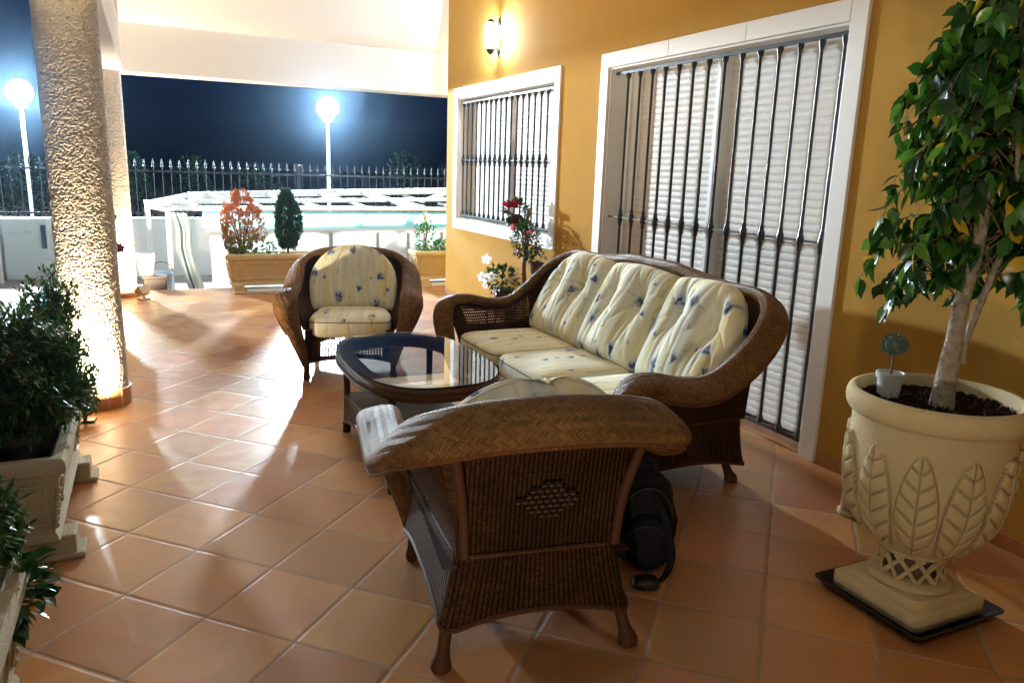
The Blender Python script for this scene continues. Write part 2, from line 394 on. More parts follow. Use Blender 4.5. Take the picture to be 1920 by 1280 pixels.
# ------------------------------------------------------------------ HOUSE
XW = 2.972; YC = 8.09
house = empty('house', (XW, 3, 0), 0, 'ochre stucco house front with white framed french door, barred window and cream porch roof', 'house')
def hb(mb, x0, x1, y0, y1, z0, z1, mi=0):
    return mb.box(((x0 + x1) / 2 - XW, (y0 + y1) / 2 - 3, (z0 + z1) / 2), (abs(x1 - x0), abs(y1 - y0), abs(z1 - z0)), mi=mi)
DY0, DY1, DZ = 2.725, 4.80, 2.11      # door opening
WY0, WY1, WZ0, WZ1 = 5.60, 7.74, .86, 2.10
mb = MB(); XB = XW + .35
hb(mb, XW, XB, -5, DY0, -.1, 3.9); hb(mb, XW, XB, DY0, DY1, DZ, 3.9)
hb(mb, XW, XB, DY1, WY0, -.1, 3.9); hb(mb, XW, XB, WY0, WY1, WZ1, 3.9); hb(mb, XW, XB, WY0, WY1, -.1, WZ0)
hb(mb, XW, XB, WY1, YC, -.1, 3.9); hb(mb, XB, 9.5, YC - .3, YC, -.1, 3.9)
wall = mb.build('wall', M['ochre'], house, smooth=False)
mb = MB()
hb(mb, XW - .012, XW - .0005, -5, 2.62, .001, .058); hb(mb, XW - .012, XW - .0005, 4.92, YC + .012, .001, .058)
hb(mb, XW, 9.5, YC + .0005, YC + .012, .001, .058)
mb.build('skirting', M['skirt'], wall, smooth=False)
# porch roof: beams, ceiling
mb = MB()
hb(mb, -.2 - .33, 9.5, 8.70, 9.0, 2.205, 2.66)
mb.build('end_beam', M['cream'], house, smooth=False, bevel=.01)
mb = MB(); hb(mb, -.53, -.17, -5, 8.70, 2.205, 2.66); mb.build('side_beam', M['cream'], house, smooth=False, bevel=.01)
mb = MB()
def q(p): return (p[0] - XW, p[1] - 3, p[2])
# soffit that steps up from the end beam to the high ceiling; sloping lean-to over the sofa side
prof = [(8.70, 2.66), (8.62, 2.665), (8.50, 2.78), (8.30, 3.14), (8.10, 3.30), (-5, 3.30)]
P = [[q((x, y, z if x > 0 else min(z, 2.66))) for x in (-.53, .5, 1.4, 9.5)] for y, z in prof]
mb.grid(P); mb.build('porch_ceiling', M['cream'], house, smooth=True, ang=60)
mb = MB(); hb(mb, -.6, 9.6, -5.1, 9.1, 3.92, 4.0); mb.build('roof_slab', M['cream'], house, smooth=False)
mb = MB(); hb(mb, -3.2, XW, -5.2, -5.0, -.1, 3.3); mb.build('rear_wall', M['ochre'], house, smooth=False)
# trims
def trim_set(parent, y0, y1, z0, z1, w, bottom):
    mb = MB(); x0, x1 = XW - .022, XW - .0015; g = .0015
    hb(mb, x0, x1, y0 - w, y0, z0 - (w if bottom else 0), z1 + w)
    hb(mb, x0, x1, y1, y1 + w, z0 - (w if bottom else 0), z1 + w)
    for k in range(3):
        a = y0 + (y1 - y0) * k / 3 + g; b = y0 + (y1 - y0) * (k + 1) / 3 - g
        hb(mb, x0 - .002, x1, a, b, z1, z1 + w)
        if bottom: hb(mb, x0 - .002, x1, a, b, z0 - w, z0)
    mb.build('frame', M['trim'], parent, smooth=False, bevel=.003)
def reveal(parent, y0, y1, z0, z1, depth, bottom=True):
    mb = MB(); t_ = .012
    hb(mb, XW - .001, XW + depth, y0 + .0005, y0 + t_, z0, z1); hb(mb, XW - .001, XW + depth, y1 - t_, y1 - .0005, z0, z1)
    hb(mb, XW - .0005, XW + depth, y0 + t_, y1 - t_, z1 - t_, z1 - .0005)
    if bottom: hb(mb, XW - .0005, XW + depth, y0 + t_, y1 - t_, z0 + .0005, z0 + t_)
    mb.build('reveal', M['trim'], parent, smooth=False)
def shutter(parent, x, y0, y1, z0, z1, pitch=.042):
    mb = MB(); n = int((z1 - z0) / pitch); P = []
    for i in range(n):
        z = z0 + i * pitch
        for f, d in ((.0, .0016), (.06, .0), (.5, -.0007), (.94, .0), (1.0, .0016)):
            P.append([q((x + d, y0, z + f * pitch)), q((x + d, y1, z + f * pitch))])
    mb.grid(P); return mb.build('roller_shutter', M['shutter'], parent, smooth=True, ang=50)
M['shutter'] = simple('cream_shutter_slats', (.74, .71, .66), .5, var=.03, bs=30, bst=.05)
def grille(parent, x, y0, y1, z0, z1, n, zm, r=.0085, first=None, last=None):
    f = first if first else y0 + .08; l = last if last else y1 - .08
    for z in (z0 + .03, z1 - .03) if zm is None else (z0 + .03, zm, z1 - .03):
        mb = MB(); mb.box(q((x, (y0 + y1) / 2, z)), (.010, y1 - y0 - .026, .022 if z != zm else .012)); mb.build('rail', M['iron'], parent, smooth=False, bevel=.002)
    for i in range(n):
        y = f + (l - f) * i / (n - 1); mb = MB()
        c = q((x, y, 0))
        prof = [(0, z0 + .035), (r * 2.1, z0 + .04), (r * 2.1, z0 + .055), (r * 1.2, z0 + .075), (r, z0 + .085)]
        if zm: prof += [(r, zm - .06), (r * 1.5, zm - .05), (r * 1.5, zm - .03), (r * 2.2, zm - .018), (r * 2.2, zm + .018), (r * 1.5, zm + .03), (r * 1.5, zm + .05), (r, zm + .06)]
        prof += [(r, z1 - .085), (r * 1.2, z1 - .075), (r * 2.1, z1 - .055), (r * 2.1, z1 - .04), (0, z1 - .035)]
        mb.lathe(prof, 8, c); mb.build('bar', M['iron'], parent)
door = bpy.data.objects.new('french_door', None); C.objects.link(door); door.parent = house
window = bpy.data.objects.new('window', None); C.objects.link(window); window.parent = house
trim_set(door, DY0, DY1, 0, DZ, .098, False); reveal(door, DY0, DY1, 0, DZ, .20, False)
shutter(door, XW + .17, DY0 + .06, 3.72, .03, DZ - .02); shutter(door, XW + .165, 3.80, DY1 - .06, .03, DZ - .02)
mb = MB(); hb(mb, XW + .12, XW + .2, 3.72, 3.80, .012, DZ - .013)
hb(mb, XW + .14, XW + .2, DY0 + .013, DY0 + .06, .012, DZ - .013); hb(mb, XW + .14, XW + .2, DY1 - .06, DY1 - .013, .012, DZ - .013)
mb.build('door_frame', M['white'], door, smooth=False, bevel=.004)
mb = MB(); hb(mb, XW + .003, XW + .2, DY0 + .013, DY1 - .013, -.001, .012); mb.build('threshold', M['skirt'], door, smooth=False)
grille(door, XW + .035, DY0 + .013, DY1 - .013, .03, 2.10, 14, 1.09, .0085, 2.79, 4.62)
trim_set(window, WY0, WY1, WZ0, WZ1, .098, True); reveal(window, WY0, WY1, WZ0, WZ1, .16)
shutter(window, XW + .13, WY0 + .05, 6.62, WZ0 + .02, WZ1 - .02); shutter(window, XW + .125, 6.68, WY1 - .05, WZ0 + .02, WZ1 - .02)
mb = MB(); hb(mb, XW + .09, XW + .16, 6.62, 6.68, WZ0 + .013, WZ1 - .013); mb.build('window_frame', M['white'], window, smooth=False, bevel=.004)
grille(window, XW + .028, WY0 + .013, WY1 - .013, WZ0 + .02, WZ1 - .02, 18, 1.475, .0085, WY0 + .07, WY1 - .07)
# ------------------------------------------------------------------ WALL LAMPS
def wall_lamp(loc, label, power, rz=0):
    r = empty('wall_lamp', loc, rz, label, 'wall lamp')
    mb = MB(); mb.ball((-.006, 0, .0), .165, 12, sc=(.10, .26, 1.0)); mb.build('back_plate', M['black'], r)
    mb = MB(); mb.lathe([(0, .150), (.015, .145), (.040, .125), (.052, .110), (.045, .106), (0, .106)], 16, (-.085, 0, 0))
    mb.beam((-.085, 0, .10), (-.01, 0, .10), .02, .02); mb.build('cap', M['black'], r)
    mb = MB(); mb.lathe([(0, -.106), (.040, -.106), (.044, -.112), (.03, -.138), (.012, -.155), (0, -.157)], 16, (-.085, 0, 0))
    mb.beam((-.085, 0, -.10), (-.01, 0, -.10), .02, .02); mb.build('base_cup', M['black'], r)
    mb = MB(); mb.lathe([(0, -.103), (.040, -.102), (.054, -.05), (.060, .03), (.052, .10), (0, .103)], 20, (-.085, 0, 0))
    mb.build('glass_shade', m_emit('lit_lamp_glass', (.72, .88, 1.0), power), r)
    return r
wall_lamp((XW - .004, 6.74, 2.565), 'lit black wall lantern glowing cool white above the barred window', P_WALL)
wall_lamp((-.178, .25, 1.98), 'lit black wall lantern on the column beside the viewer, outside the photo', P_WALL * .24, pi)
wall_lamp((4.6, YC + .004, 2.40), 'added black wall lantern on the unseen far side of the house, brightening the garden wall and gate', P_WALL * 2.4, -pi / 2)  # added lamp behind the corner, brightens garden wall, gate and panels
# ------------------------------------------------------------------ COLUMNS
def column(y, label):
    r = empty('column', (-.345, y, 0), 0, label, 'column')
    R0 = .155; n = 260; m = 760; P = []; UV = []
    for i in range(m + 1):
        z = .10 + (2.205 - .10) * i / m; row = []; uv = []
        for k in range(n + 1):
            a = 2 * pi * k / n; kx, ky = cos(a), sin(a)
            n1 = mnoise.noise(Vector((kx * 17, ky * 17, z * 105))); n2 = mnoise.noise(Vector((kx * 33 + 5, ky * 33, z * 215)))
            d = -1.5 * max(0, n1 - .05) ** .8 - .9 * max(0, n2 - .12) + .25 * mnoise.noise(Vector((kx * 6, ky * 6, z * 30 + 3))) + .3
            rr = R0 - .004 + d * .0085
            row.append((kx * rr, ky * rr, z)); uv.append((k / n, z))
        P.append(row); UV.append(uv)
    mb = MB(); mb.grid(P, UV); mb.build('shaft', M['stucco'], r, ang=180)
    mb = MB(); mb.lathe([(.155, .104), (.163, .104), (.168, .10), (.168, .002)], 60); b = mb.build('base_tiles', M['skirt'], r)
    mb = MB()
    for k in range(13):
        a = 2 * pi * k / 13 + .2; mb.box((cos(a) * .1685, sin(a) * .1685, .052), (.004, .006, .100), rz=a)
    mb.build('tile_joints', M['joint'], b, smooth=False)
    return r
column(4.83, 'front round rough stucco column with a brick tile foot, lit by the near floodlight')
column(8.72, 'rear round rough stucco column at the far corner of the terrace')
column(.25, 'round rough stucco column beside the viewer, outside the left of the photo')
def floodlight(loc, aim, label, mat, power, col=(1.0, .81, .56)):
    r = empty('floodlight', loc, 0, label, 'floodlight', 'garden floodlights')
    d = (Vector(aim) - Vector(loc)); d.normalize()
    rz = math.atan2(d.y, d.x); el = math.asin(d.z)
    R = Matrix.Rotation(rz, 4, 'Z') @ Matrix.Rotation(-el, 4, 'Y')
    def T(mbx):
        mbx.v = [tuple(R @ Vector(p) + Vector((0, 0, .085))) for p in mbx.v]; return mbx
    mb = MB(); a = [(-.035, .045, .03), (.035, .07, .05)]
    vs = [(x, sy * w, sz * h) for x, w, h in a for sy, sz in ((-1, -1), (1, -1), (1, 1), (-1, 1))]
    mb.add(vs, [(0, 1, 2, 3), (1, 0, 4, 5), (2, 1, 5, 6), (3, 2, 6, 7), (0, 3, 7, 4)])
    b = [(.030, .062, .043)]
    vs = [(.035, sy * .07, sz * .05) for sy, sz in ((-1, -1), (1, -1), (1, 1), (-1, 1))] + [(.030, sy * .062, sz * .043) for sy, sz in ((-1, -1), (1, -1), (1, 1), (-1, 1))]
    mb.add(vs, [(0, 1, 5, 4), (1, 2, 6, 5), (2, 3, 7, 6), (3, 0, 4, 7)])
    T(mb).build('housing', mat, r, smooth=False, bevel=.003)
    mb = MB(); mb.add([(.0305, -.062, -.043), (.0305, .062, -.043), (.0305, .062, .043), (.0305, -.062, .043)], [(0, 1, 2, 3)])
    T(mb).build('lens', m_emit('lit_floodlight_lens', col, 8.0), r, smooth=False)
    mb = MB(); mb.box((0, 0, .006), (.10, .07, .012), rz=rz + pi / 2); mb.box((0, 0, .04), (.02, .02, .07)); mb.build('foot', mat, r, smooth=False, bevel=.002)
    ld = bpy.data.lights.new('floodlight_lamp', 'AREA'); ld.shape = 'RECTANGLE'; ld.size = .11; ld.size_y = .075; ld.energy = power; ld.color = col; ld.spread = radians(150)
    lo = bpy.data.objects.new('floodlight_lamp', ld); C.objects.link(lo); lo.parent = r
    lo.matrix_local = Matrix.Translation(Vector((0, 0, .085)) + d * .042) @ d.to_track_quat('-Z', 'Y').to_matrix().to_4x4()
    return r
floodlight((-.40, 4.50, .0), (-.36, 4.76, .42), 'black floodlight at the foot of the front column', M['black'], P_FLOOD)
floodlight((-.13, 8.42, .0), (-.30, 8.68, .42), 'cream floodlight at the foot of the rear column', simple('cream_metal', (.6, .5, .35), .5), P_FLOOD)
floodlight((-.42, -.35, .0), (-.36, -.05, .42), 'black floodlight beside the viewer, outside the photo', M['black'], P_FLOOD_BACK)
# ------------------------------------------------------------------ STREET LAMPS
def street_lamp(x, y, z, label):
    r = empty('street_lamp', (x, y, -.2), 0, label, 'street lamp', 'street lamps behind the fence')
    mb = MB(); mb.tube([(0, 0, 0), (0, 0, .5), (0, 0, z + .05)], [.040, .030, .026], 12); mb.build('pole', M['white'], r)
    mb = MB(); mb.lathe([(0, z - .02), (.06, z - .02), (.09, z + .03), (.05, z + .05), (0, z + .05)], 16); mb.build('collar', M['white'], r)
    mb = MB(); mb.ball((0, 0, z + .2), .16, 16); mb.build('globe', m_emit('lit_street_globe', (.72, .88, 1.0), P_STREET), r)
street_lamp(2.70, 13.0, 2.27, 'white street lamp with a glaring round head behind the middle of the fence')
street_lamp(-1.57, 13.0, 2.23, 'white street lamp with a glaring round head, left of the stucco columns')
# ------------------------------------------------------------------ GARDEN WALL, FENCE
mb = MB()
mb.box((2.75, 11.6, .18), (11.0, .16, .76)); mb.box((2.75, 11.6, .578), (11.0, .22, .036))
gw = tag(mb.build('garden_wall', M['white'], bevel=.005), 'low white garden wall under the iron fence', 'wall')
fence = empty('iron_fence', (2.75, 11.6, .596), 0, 'dark iron spear topped fence standing on the white garden wall', 'fence')
for z in (.06, .62):
    mb = MB(); mb.box((0, 0, z), (11, .02, .025)); mb.build('rail', M['fence'], fence, smooth=False)
mb = MB()
def picket(mb, x):
    mb.tube([(x, 0, 0), (x, 0, .68)], .006, 5)
    mb.lathe([(0, .66), (.010, .67), (.022, .685), (.010, .70), (.016, .715), (.014, .73), (0, .79)], 6, (x, 0, 0))
for i in range(100):
    mb = MB(); picket(mb, -5.45 + i * .11); mb.build('picket', M['fence'], fence)
for i in range(5):
    mb = MB(); x = -5.4 + i * 2.31; mb.box((x, -.03, .36), (.04, .04, .72)); mb.ball((x, -.03, .74), .03, 6); mb.build('post', M['fence'], fence, smooth=False)
# gate of the pump house on the left
g = empty('metal_gate', (-1.48, 11.45, -.2), 0, 'pale painted metal gate with a dark slot handle in the white wall', 'gate')
mb = MB(); mb.box((0, 0, .40), (.50, .03, .78)); mb.build('panel', simple('pale_blue_paint', (.62, .72, .72), .4, var=.03), g, smooth=False, bevel=.005)
for x, z, w, h, mt in ((-.12, .60, .12, .07, 'white'), (.02, .62, .10, .04, 'white')):
    mb = MB(); mb.box((x, -.019, z), (w, .006, h)); mb.build('notice_plate', simple('faded_plate', (.52, .62, .62), .5, var=.1), g, smooth=False)
mb = MB(); mb.box((.20, -.022, .56), (.055, .02, .30)); mb.build('handle', simple('dark_slate', (.03, .05, .07), .4), g, smooth=False, bevel=.005)
mb = MB(); mb.tube([(-1.80, 11.3, -.2), (-1.80, 11.3, .50), (-1.84, 11.3, .58)], .055, 10)
tag(mb.build('gate_post', M['white']), 'round white post at the left edge beside the pale gate', 'post')
# ------------------------------------------------------------------ POOL ENCLOSURE
enc = empty('pool_enclosure', (0, 9.9, -.2), 0, 'white framed low telescopic pool enclosure with pale panels beyond the terrace', 'pool enclosure')
def en(p): return (p[0], p[1] - 9.9, p[2] + .2)
def ebeam(a, b, w, h, name='rail'):
    mb = MB(); mb.beam(en(a), en(b), w, h); return mb.build(name, M['white'], enc, smooth=False, bevel=.004)
ebeam((-.04, 10.1, .825), (4.6, 10.1, .835), .06, .045, 'lower_rail')
ebeam((.17, 9.93, .80), (-.04, 10.6, .80), .05, .04, 'lower_rail')
ebeam((.10, 9.93, .805), (4.6, 9.93, .835), .07, .028, 'lower_rail')
ebeam((.44, 11.1, .925), (4.6, 11.1, 1.065), .10, .085, 'ridge_beam')
ebeam((.44, 11.1, .875), (2.6, 11.1, .895), .08, .03, 'ridge_beam')
ebeam((.25, 10.6, .86), (4.6, 10.6, .955), .06, .05, 'middle_rail')
ebeam((-.06, 10.7, .83), (.44, 11.1, .925), .07, .06, 'sloping_rail')
ebeam((-.04, 10.1, .83), (.25, 10.6, .865), .05, .04, 'sloping_rail')
ebeam((-.06, 10.7, .83), (.25, 10.6, .86), .05, .04, 'sloping_rail')
ebeam((-.04, 10.1, .85), (-.06, 10.72, .85), .05, .06, 'sloping_rail')
for x in (.5, 1.25, 1.95, 2.6, 3.2, 3.9):
    ebeam((x, 10.1, .84), (x - .12, 10.6, .88), .04, .03, 'rib')
    ebeam((x + .35, 10.6, .90), (x + .2, 11.1, .97), .05, .03, 'rib')
for a, b in (((2.75, 11.1, 1.0), (3.35, 10.0, .85)), ((3.6, 10.6, .93), (4.2, 11.1, 1.05)), ((2.1, 10.6, .90), (2.5, 11.1, .99))):
    ebeam(a, b, .07, .05, 'brace')
for x, y, w in ((-.06, 10.7, .05), (.165, 9.93, .055), (1.47, 9.93, .04), (3.35, 9.93, .05), (-.04, 10.12, .04)):
    mb = MB(); mb.box(en((x, y, .30)), (w, w, 1.0)); mb.build('post', M['white'], enc, smooth=False, bevel=.004)
pm = NT('pale_polycarbonate_panel'); pm.set(Base_Color=pm.mix(pm.noise(3, 3, pm.obj()), (.50, .49, .46), (.60, .60, .57)), Roughness=.3)
def translucent(t, col, f):
    tr = t.n('BsdfTranslucent'); tr.inputs[0].default_value = (*col, 1); mx = t.n('MixShader'); mx.inputs[0].default_value = f
    t.l(t.p.outputs[0], mx.inputs[1]); t.l(tr.outputs[0], mx.inputs[2]); t.l(mx.outputs[0], t.out.inputs[0]); return t.m
translucent(pm, (.80, .79, .74), .45); tqm = NT('turquoise_sheet'); tqm.set(Base_Color=(.36, .80, .84), Roughness=.3); translucent(tqm, (.50, .92, .95), .65)
mb = MB(); mb.grid([[en((.62, 10.0, -.18)), en((4.6, 10.0, -.18))], [en((.62, 10.0, .54)), en((4.6, 10.0, .54))]]); panel = mb.build('side_panel', pm.m, enc, smooth=False)
mb = MB(); mb.grid([[en((.55, 10.02, .57)), en((4.6, 10.02, .57))], [en((.55, 10.02, .79)), en((4.6, 10.02, .79))]]); mb.build('turquoise_panel', tqm.m, enc, smooth=False)
mb = MB(); mb.box(en((2.6, 9.985, .555)), (4.0, .02, .02)); mb.build('glazing_bar', M['white'], enc, smooth=False)
for x in (1.62, 2.08, 2.70, 3.12, 3.6):
    mb = MB(); mb.box(en((x, 9.97, .22)), (.045, .02, .60)); mb.build('mullion', simple('dull_aluminium', (.35, .35, .35), .4, metal=.3), enc, smooth=False)
# folded loungers leaning at the left end
lm = simple('pale_sling', (.55, .68, .68), .6)
for i in range(3):
    r = empty('folded_lounger', (.27 + i * .05, 9.72 - i * .03, -.2), 0, ('folded pale garden lounger leaning nearest the white post', 'folded pale garden lounger in the middle of the leaning stack', 'folded pale garden lounger, rightmost of the leaning stack by the panel')[i], 'lounger', 'folded loungers leaning by the enclosure')
    pts = catmull([(.12, .03, .02), (.06, .02, .25), (.0, .02, .55), (.0, .02, .80), (-.05, .02, .98)], 6)
    for s_ in (0, .30):
        mb = MB(); mb.tube([(p[0], p[1] + s_ * .4, p[2]) for p in pts], .011, 8); mb.build('frame_tube', M['white'], r)
    mb = MB(); mb.grid([[(p[0] - .035, p[1] + .012, p[2]), (p[0] + .045, p[1] + .10, p[2])] for p in pts]); mb.build('sling', lm if i != 1 else simple('grey_sling', (.12, .19, .22), .7), r)
# bucket
r = empty('bucket', (.055, 9.62, -.2), 0, 'pale blue plastic bucket between the white posts', 'bucket')
mb = MB(); mb.lathe([(0, 0), (.085, 0), (.115, .30), (.125, .31), (.118, .31), (.108, .295), (.08, .02), (0, .02)], 24); mb.build('tub', simple('pale_blue_plastic', (.45, .58, .66), .35), r)
mb = MB(); mb.tube(catmull([(-.12, 0, .30), (-.09, -.06, .40), (0, -.08, .44), (.09, -.06, .40), (.12, 0, .30)], 5), .004, 6); mb.build('handle', M['iron'], r)
# stuff right of the rear column
r = empty('storage_box', (-.02, 9.35, -.2), 0, 'dark brown box behind the rear column', 'box')
mb = MB(); mb.box((0, 0, .15), (.24, .2, .28)); mb.build('body', simple('dark_brown_box', (.06, .035, .03), .5), r, smooth=False, bevel=.01)
mb = MB(); mb.box((0, 0, .30), (.26, .22, .03)); mb.build('lid', simple('dark_brown_lid', (.08, .05, .04), .5), r, smooth=False, bevel=.008)
r = empty('jug_planter', (-.10, 9.38, .116), 0, 'pale greenish flower pot standing on the dark brown box', 'pot')
mb = MB(); mb.lathe([(0, 0), (.07, 0), (.10, .2), (.095, .24), (.08, .24), (.07, .22), (0, .2)], 20); mb.build('pot', simple('pale_green_glaze', (.58, .62, .48), .5), r)
# ------------------------------------------------------------------ FOLIAGE HELPERS
def leaf(mb, p, d, up, L, Wd, fold=.25, droop=.2, mi=0):
    d = Vector(d).normalized(); s_ = d.cross(Vector(up))
    if s_.length < 1e-3: s_ = d.orthogonal()
    s_.normalize(); n = s_.cross(d)
    def P(x, y, z): return Vector(p) + d * (y * L) + s_ * (x * Wd) + n * (z * Wd - droop * L * y * y)
    vs = [P(0, 0, 0), P(-.33, .16, fold * .33), P(0, .17, 0), P(.33, .16, fold * .33), P(-.5, .42, fold * .5), P(0, .42, 0), P(.5, .42, fold * .5), P(-.40, .66, fold * .40), P(0, .66, 0), P(.40, .66, fold * .40), P(-.16, .87, fold * .16), P(0, .87, 0), P(.16, .87, fold * .16), P(0, 1.06, 0)]
    mb.add(vs, [(0, 2, 1), (0, 3, 2), (1, 2, 5, 4), (2, 3, 6, 5), (4, 5, 8, 7), (5, 6, 9, 8), (7, 8, 11, 10), (8, 9, 12, 11), (10, 11, 13), (11, 12, 13)], None, mi)
def leaf4(mb, p, d, L, Wd, mi=0):
    d = Vector(d).normalized(); s_ = d.cross(Vector((random.uniform(-1, 1), random.uniform(-1, 1), random.uniform(-1, 1)))); s_.normalize()
    p = Vector(p); mb.add([p, p + d * L * .5 - s_ * Wd / 2, p + d * L, p + d * L * .5 + s_ * Wd / 2], [(0, 1, 2, 3)], None, mi)
def rv():
    while 1:
        v = Vector((random.uniform(-1, 1), random.uniform(-1, 1), random.uniform(-1, 1)))
        if .01 < v.length < 1: return v.normalized()
M['lf_dark'] = m_leaf('dark_glossy_leaves', [(0, (.012, .045, .010)), (.5, (.02, .075, .014)), (.9, (.035, .12, .02)), (1, (.06, .16, .03))], .28)
M['lf_ficus'] = m_leaf('ficus_leaves', [(0, (.010, .045, .008)), (.30, (.022, .095, .012)), (.56, (.05, .17, .018)), (.80, (.12, .28, .03)), (.955, (.75, .50, .03)), (1, (.80, .55, .04))], .26, .3)
for _el in M['lf_ficus'].node_tree.nodes:
    if _el.type == 'VALTORGB': _el.color_ramp.interpolation = 'CONSTANT'
M['lf_nand'] = m_leaf('fine_dark_leaves', [(0, (.014, .065, .012)), (.6, (.035, .13, .022)), (.9, (.05, .14, .03)), (.985, (.10, .18, .03)), (1, (.30, .09, .03))], .3)
M['lf_mid'] = m_leaf('mid_green_leaves', [(0, (.03, .11, .015)), (.6, (.06, .20, .025)), (1, (.10, .28, .04))], .4)
M['lf_thuja'] = m_leaf('dark_thuja_sprays', [(0, (.012, .05, .012)), (1, (.035, .10, .025))], .6)
t = NT('orange_tipped_thuja'); g_ = t.n('NewGeometry'); z_ = t.sep(t.obj())[2]
f_ = t.math('ADD', t.math('DIVIDE', z_, .62), t.math('MULTIPLY', t.math('SUBTRACT', g_.outputs['Random Per Island'], .5), .5))
t.set(Base_Color=t.ramp(f_, [(.15, (.10, .16, .02)), (.45, (.34, .20, .04)), (.62, (.55, .20, .05)), (1, (.58, .22, .10))]), Roughness=.7); M['lf_orange'] = t.m
def petal(n, c):
    t = NT(n); t.set(Base_Color=c, Roughness=.6); tr = t.n('BsdfTranslucent'); tr.inputs[0].default_value = (*c, 1); mx = t.n('MixShader'); mx.inputs[0].default_value = .4
    t.l(t.p.outputs[0], mx.inputs[1]); t.l(tr.outputs[0], mx.inputs[2]); t.l(mx.outputs[0], t.out.inputs[0]); return t.m
M['pet_red'] = petal('dark_red_petals', (.38, .012, .025)); M['pet_pink'] = petal('pink_petals', (.85, .18, .24)); M['pet_white'] = petal('white_petals', (.92, .91, .88))
M['pet_purple'] = simple('purple_petals', (.14, .012, .06), .5)
def bloom(mb, p, d, r, n=5, mi=0):
    d = Vector(d).normalized(); a = d.orthogonal().normalized(); b = d.cross(a)
    for k in range(n):
        th = 2 * pi * k / n + random.uniform(0, .3); o_ = a * cos(th) + b * sin(th); s2 = d.cross(o_)
        N_ = 10; vs = [Vector(p) + d * r * .12]
        for j in range(N_):
            an = 2 * pi * j / N_; y = .56 + .50 * cos(an); x = .40 * sin(an)
            vs.append(Vector(p) + o_ * (y * r) + s2 * (x * r) + d * r * (.30 * y - .38 * y * y + .10 * abs(x) * random.uniform(.5, 1.4)))
        vs[0] = Vector(p) + o_ * (.45 * r) + d * r * .02
        mb.add(vs, [(0, 1 + j, 1 + (j + 1) % N_) for j in range(N_)], None, mi)
# ------------------------------------------------------------------ TROUGHS
def trough(loc, rz, L, D, H, mat, label, group=None):
    r = empty('planter_trough', loc, rz, label, 'planter', group)
    fz = .075; mb = MB(); n = 1
    def ring(hx, hy, z): return [(-hx, -hy, z), (hx, -hy, z), (hx, hy, z), (-hx, hy, z), (-hx, -hy, z)]
    hx, hy = L / 2, D / 2
    prof = [(-.075, fz), (-.055, fz + .002), (-.045, fz + .012), (-.05, fz + .03), (-.058, fz + .04), (-.026, H - .075), (-.02, H - .06), (-.004, H - .052), (0, H - .035), (-.002, H - .012), (-.012, H), (-.04, H), (-.05, H - .01), (-.055, H - .05)]
    mb.grid([ring(hx + d, hy + d, z) for d, z in prof]); mb.add(ring(hx - .08, hy - .08, fz)[:4], [(3, 2, 1, 0)])
    body = mb.build('body', mat, r, ang=35)
    mb = MB(); P = [[(-hx + .052 + (L - .104) * i / 24, -hy + .052 + (D - .104) * j / 10, H - .045 + .012 * mnoise.noise(Vector((i * .9, j * .9, L)))) for i in range(25)] for j in range(11)]
    mb.grid(P); mb.build('soil', M['soil'], r)
    # raised octagonal panel mouldings on each face
    mb = MB()
    def panel(w, side):
        z0, z1 = fz + .075, H - .095
        def pt(x, z):
            k = (z - fz - .04) / (H - .075 - fz - .04); dpt = .058 - .032 * k
            if side == 0: return Vector((x, -hy + dpt - .002, z))
            if side == 1: return Vector((x, hy - dpt + .002, z))
            if side == 2: return Vector((-hx + dpt - .002, x, z))
            return Vector((hx - dpt + .002, x, z))
        a = w / 2; c_ = min(.07, (z1 - z0) * .35)
        rect = [(-a, z0), (a, z0), (a, z1), (-a, z1)]
        b = a - .09 if w > .5 else a - .05; cut = .06
        octo = [(-b + cut, z0 + .012), (b - cut, z0 + .012), (b, z0 + cut), (b, z1 - cut), (b - cut, z1 - .012), (-b + cut, z1 - .012), (-b, z1 - cut), (-b, z0 + cut)]
        for poly, rr in ((rect, .0065), (octo, .006)):
            for i in range(len(poly)):
                mb.tube([pt(*poly[i]), pt(*poly[(i + 1) % len(poly)])], rr, 6)
    panel(L - .17, 0); panel(L - .17, 1); panel(D - .15, 2); panel(D - .15, 3)
    # bead ornament at the corners
    for sx in (-1, 1):
        for sy in (-1, 1):
            for k in range(6):
                z = fz + .07 + k * (H - .19 - fz) / 5; q_ = (z - fz - .04) / (H - .075 - fz - .04); dpt = .058 - .032 * q_
                mb.ball((sx * (hx - dpt), sy * (hy - dpt), z), .013, 5)
    mb.build('moulding', mat, body)
    for sx in (-1, 1):
        mb = MB(); x = sx * (hx - .13)
        mb.box((x, 0, .045), (.11, D + .0, .088)); mb.box((x, 0, .0105), (.13, D + .05, .021)); mb.build('foot', mat, r, smooth=False, bevel=.006)
    return r
TL = 1.0
trough((-.50, 3.30, 0), pi / 2, .98, .36, .40, M['stone'], 'weathered cream stone trough holding a fine leaved dark shrub before the front column', 'stone planter troughs')
trough((-.52, 1.62, 0), pi / 2, .98, .36, .40, M['stone'], 'weathered cream stone trough in the bottom left corner with broad glossy leaves', 'stone planter troughs')
trough((-.47, 6.25, 0), pi / 2, .98, .36, .40, M['stone'], 'cream stone trough standing between the two stucco columns', 'stone planter troughs')
trough((1.20, 8.70, 0), 0, 1.06, .30, .42, M['stone_y'], 'yellow stone trough with an orange and a green conifer at the terrace edge', 'stone planter troughs')
trough((3.30, 8.72, 0), 0, 1.06, .30, .42, M['stone_y'], 'yellow stone trough with a leafy green shrub, half hidden by the house corner', 'stone planter troughs')
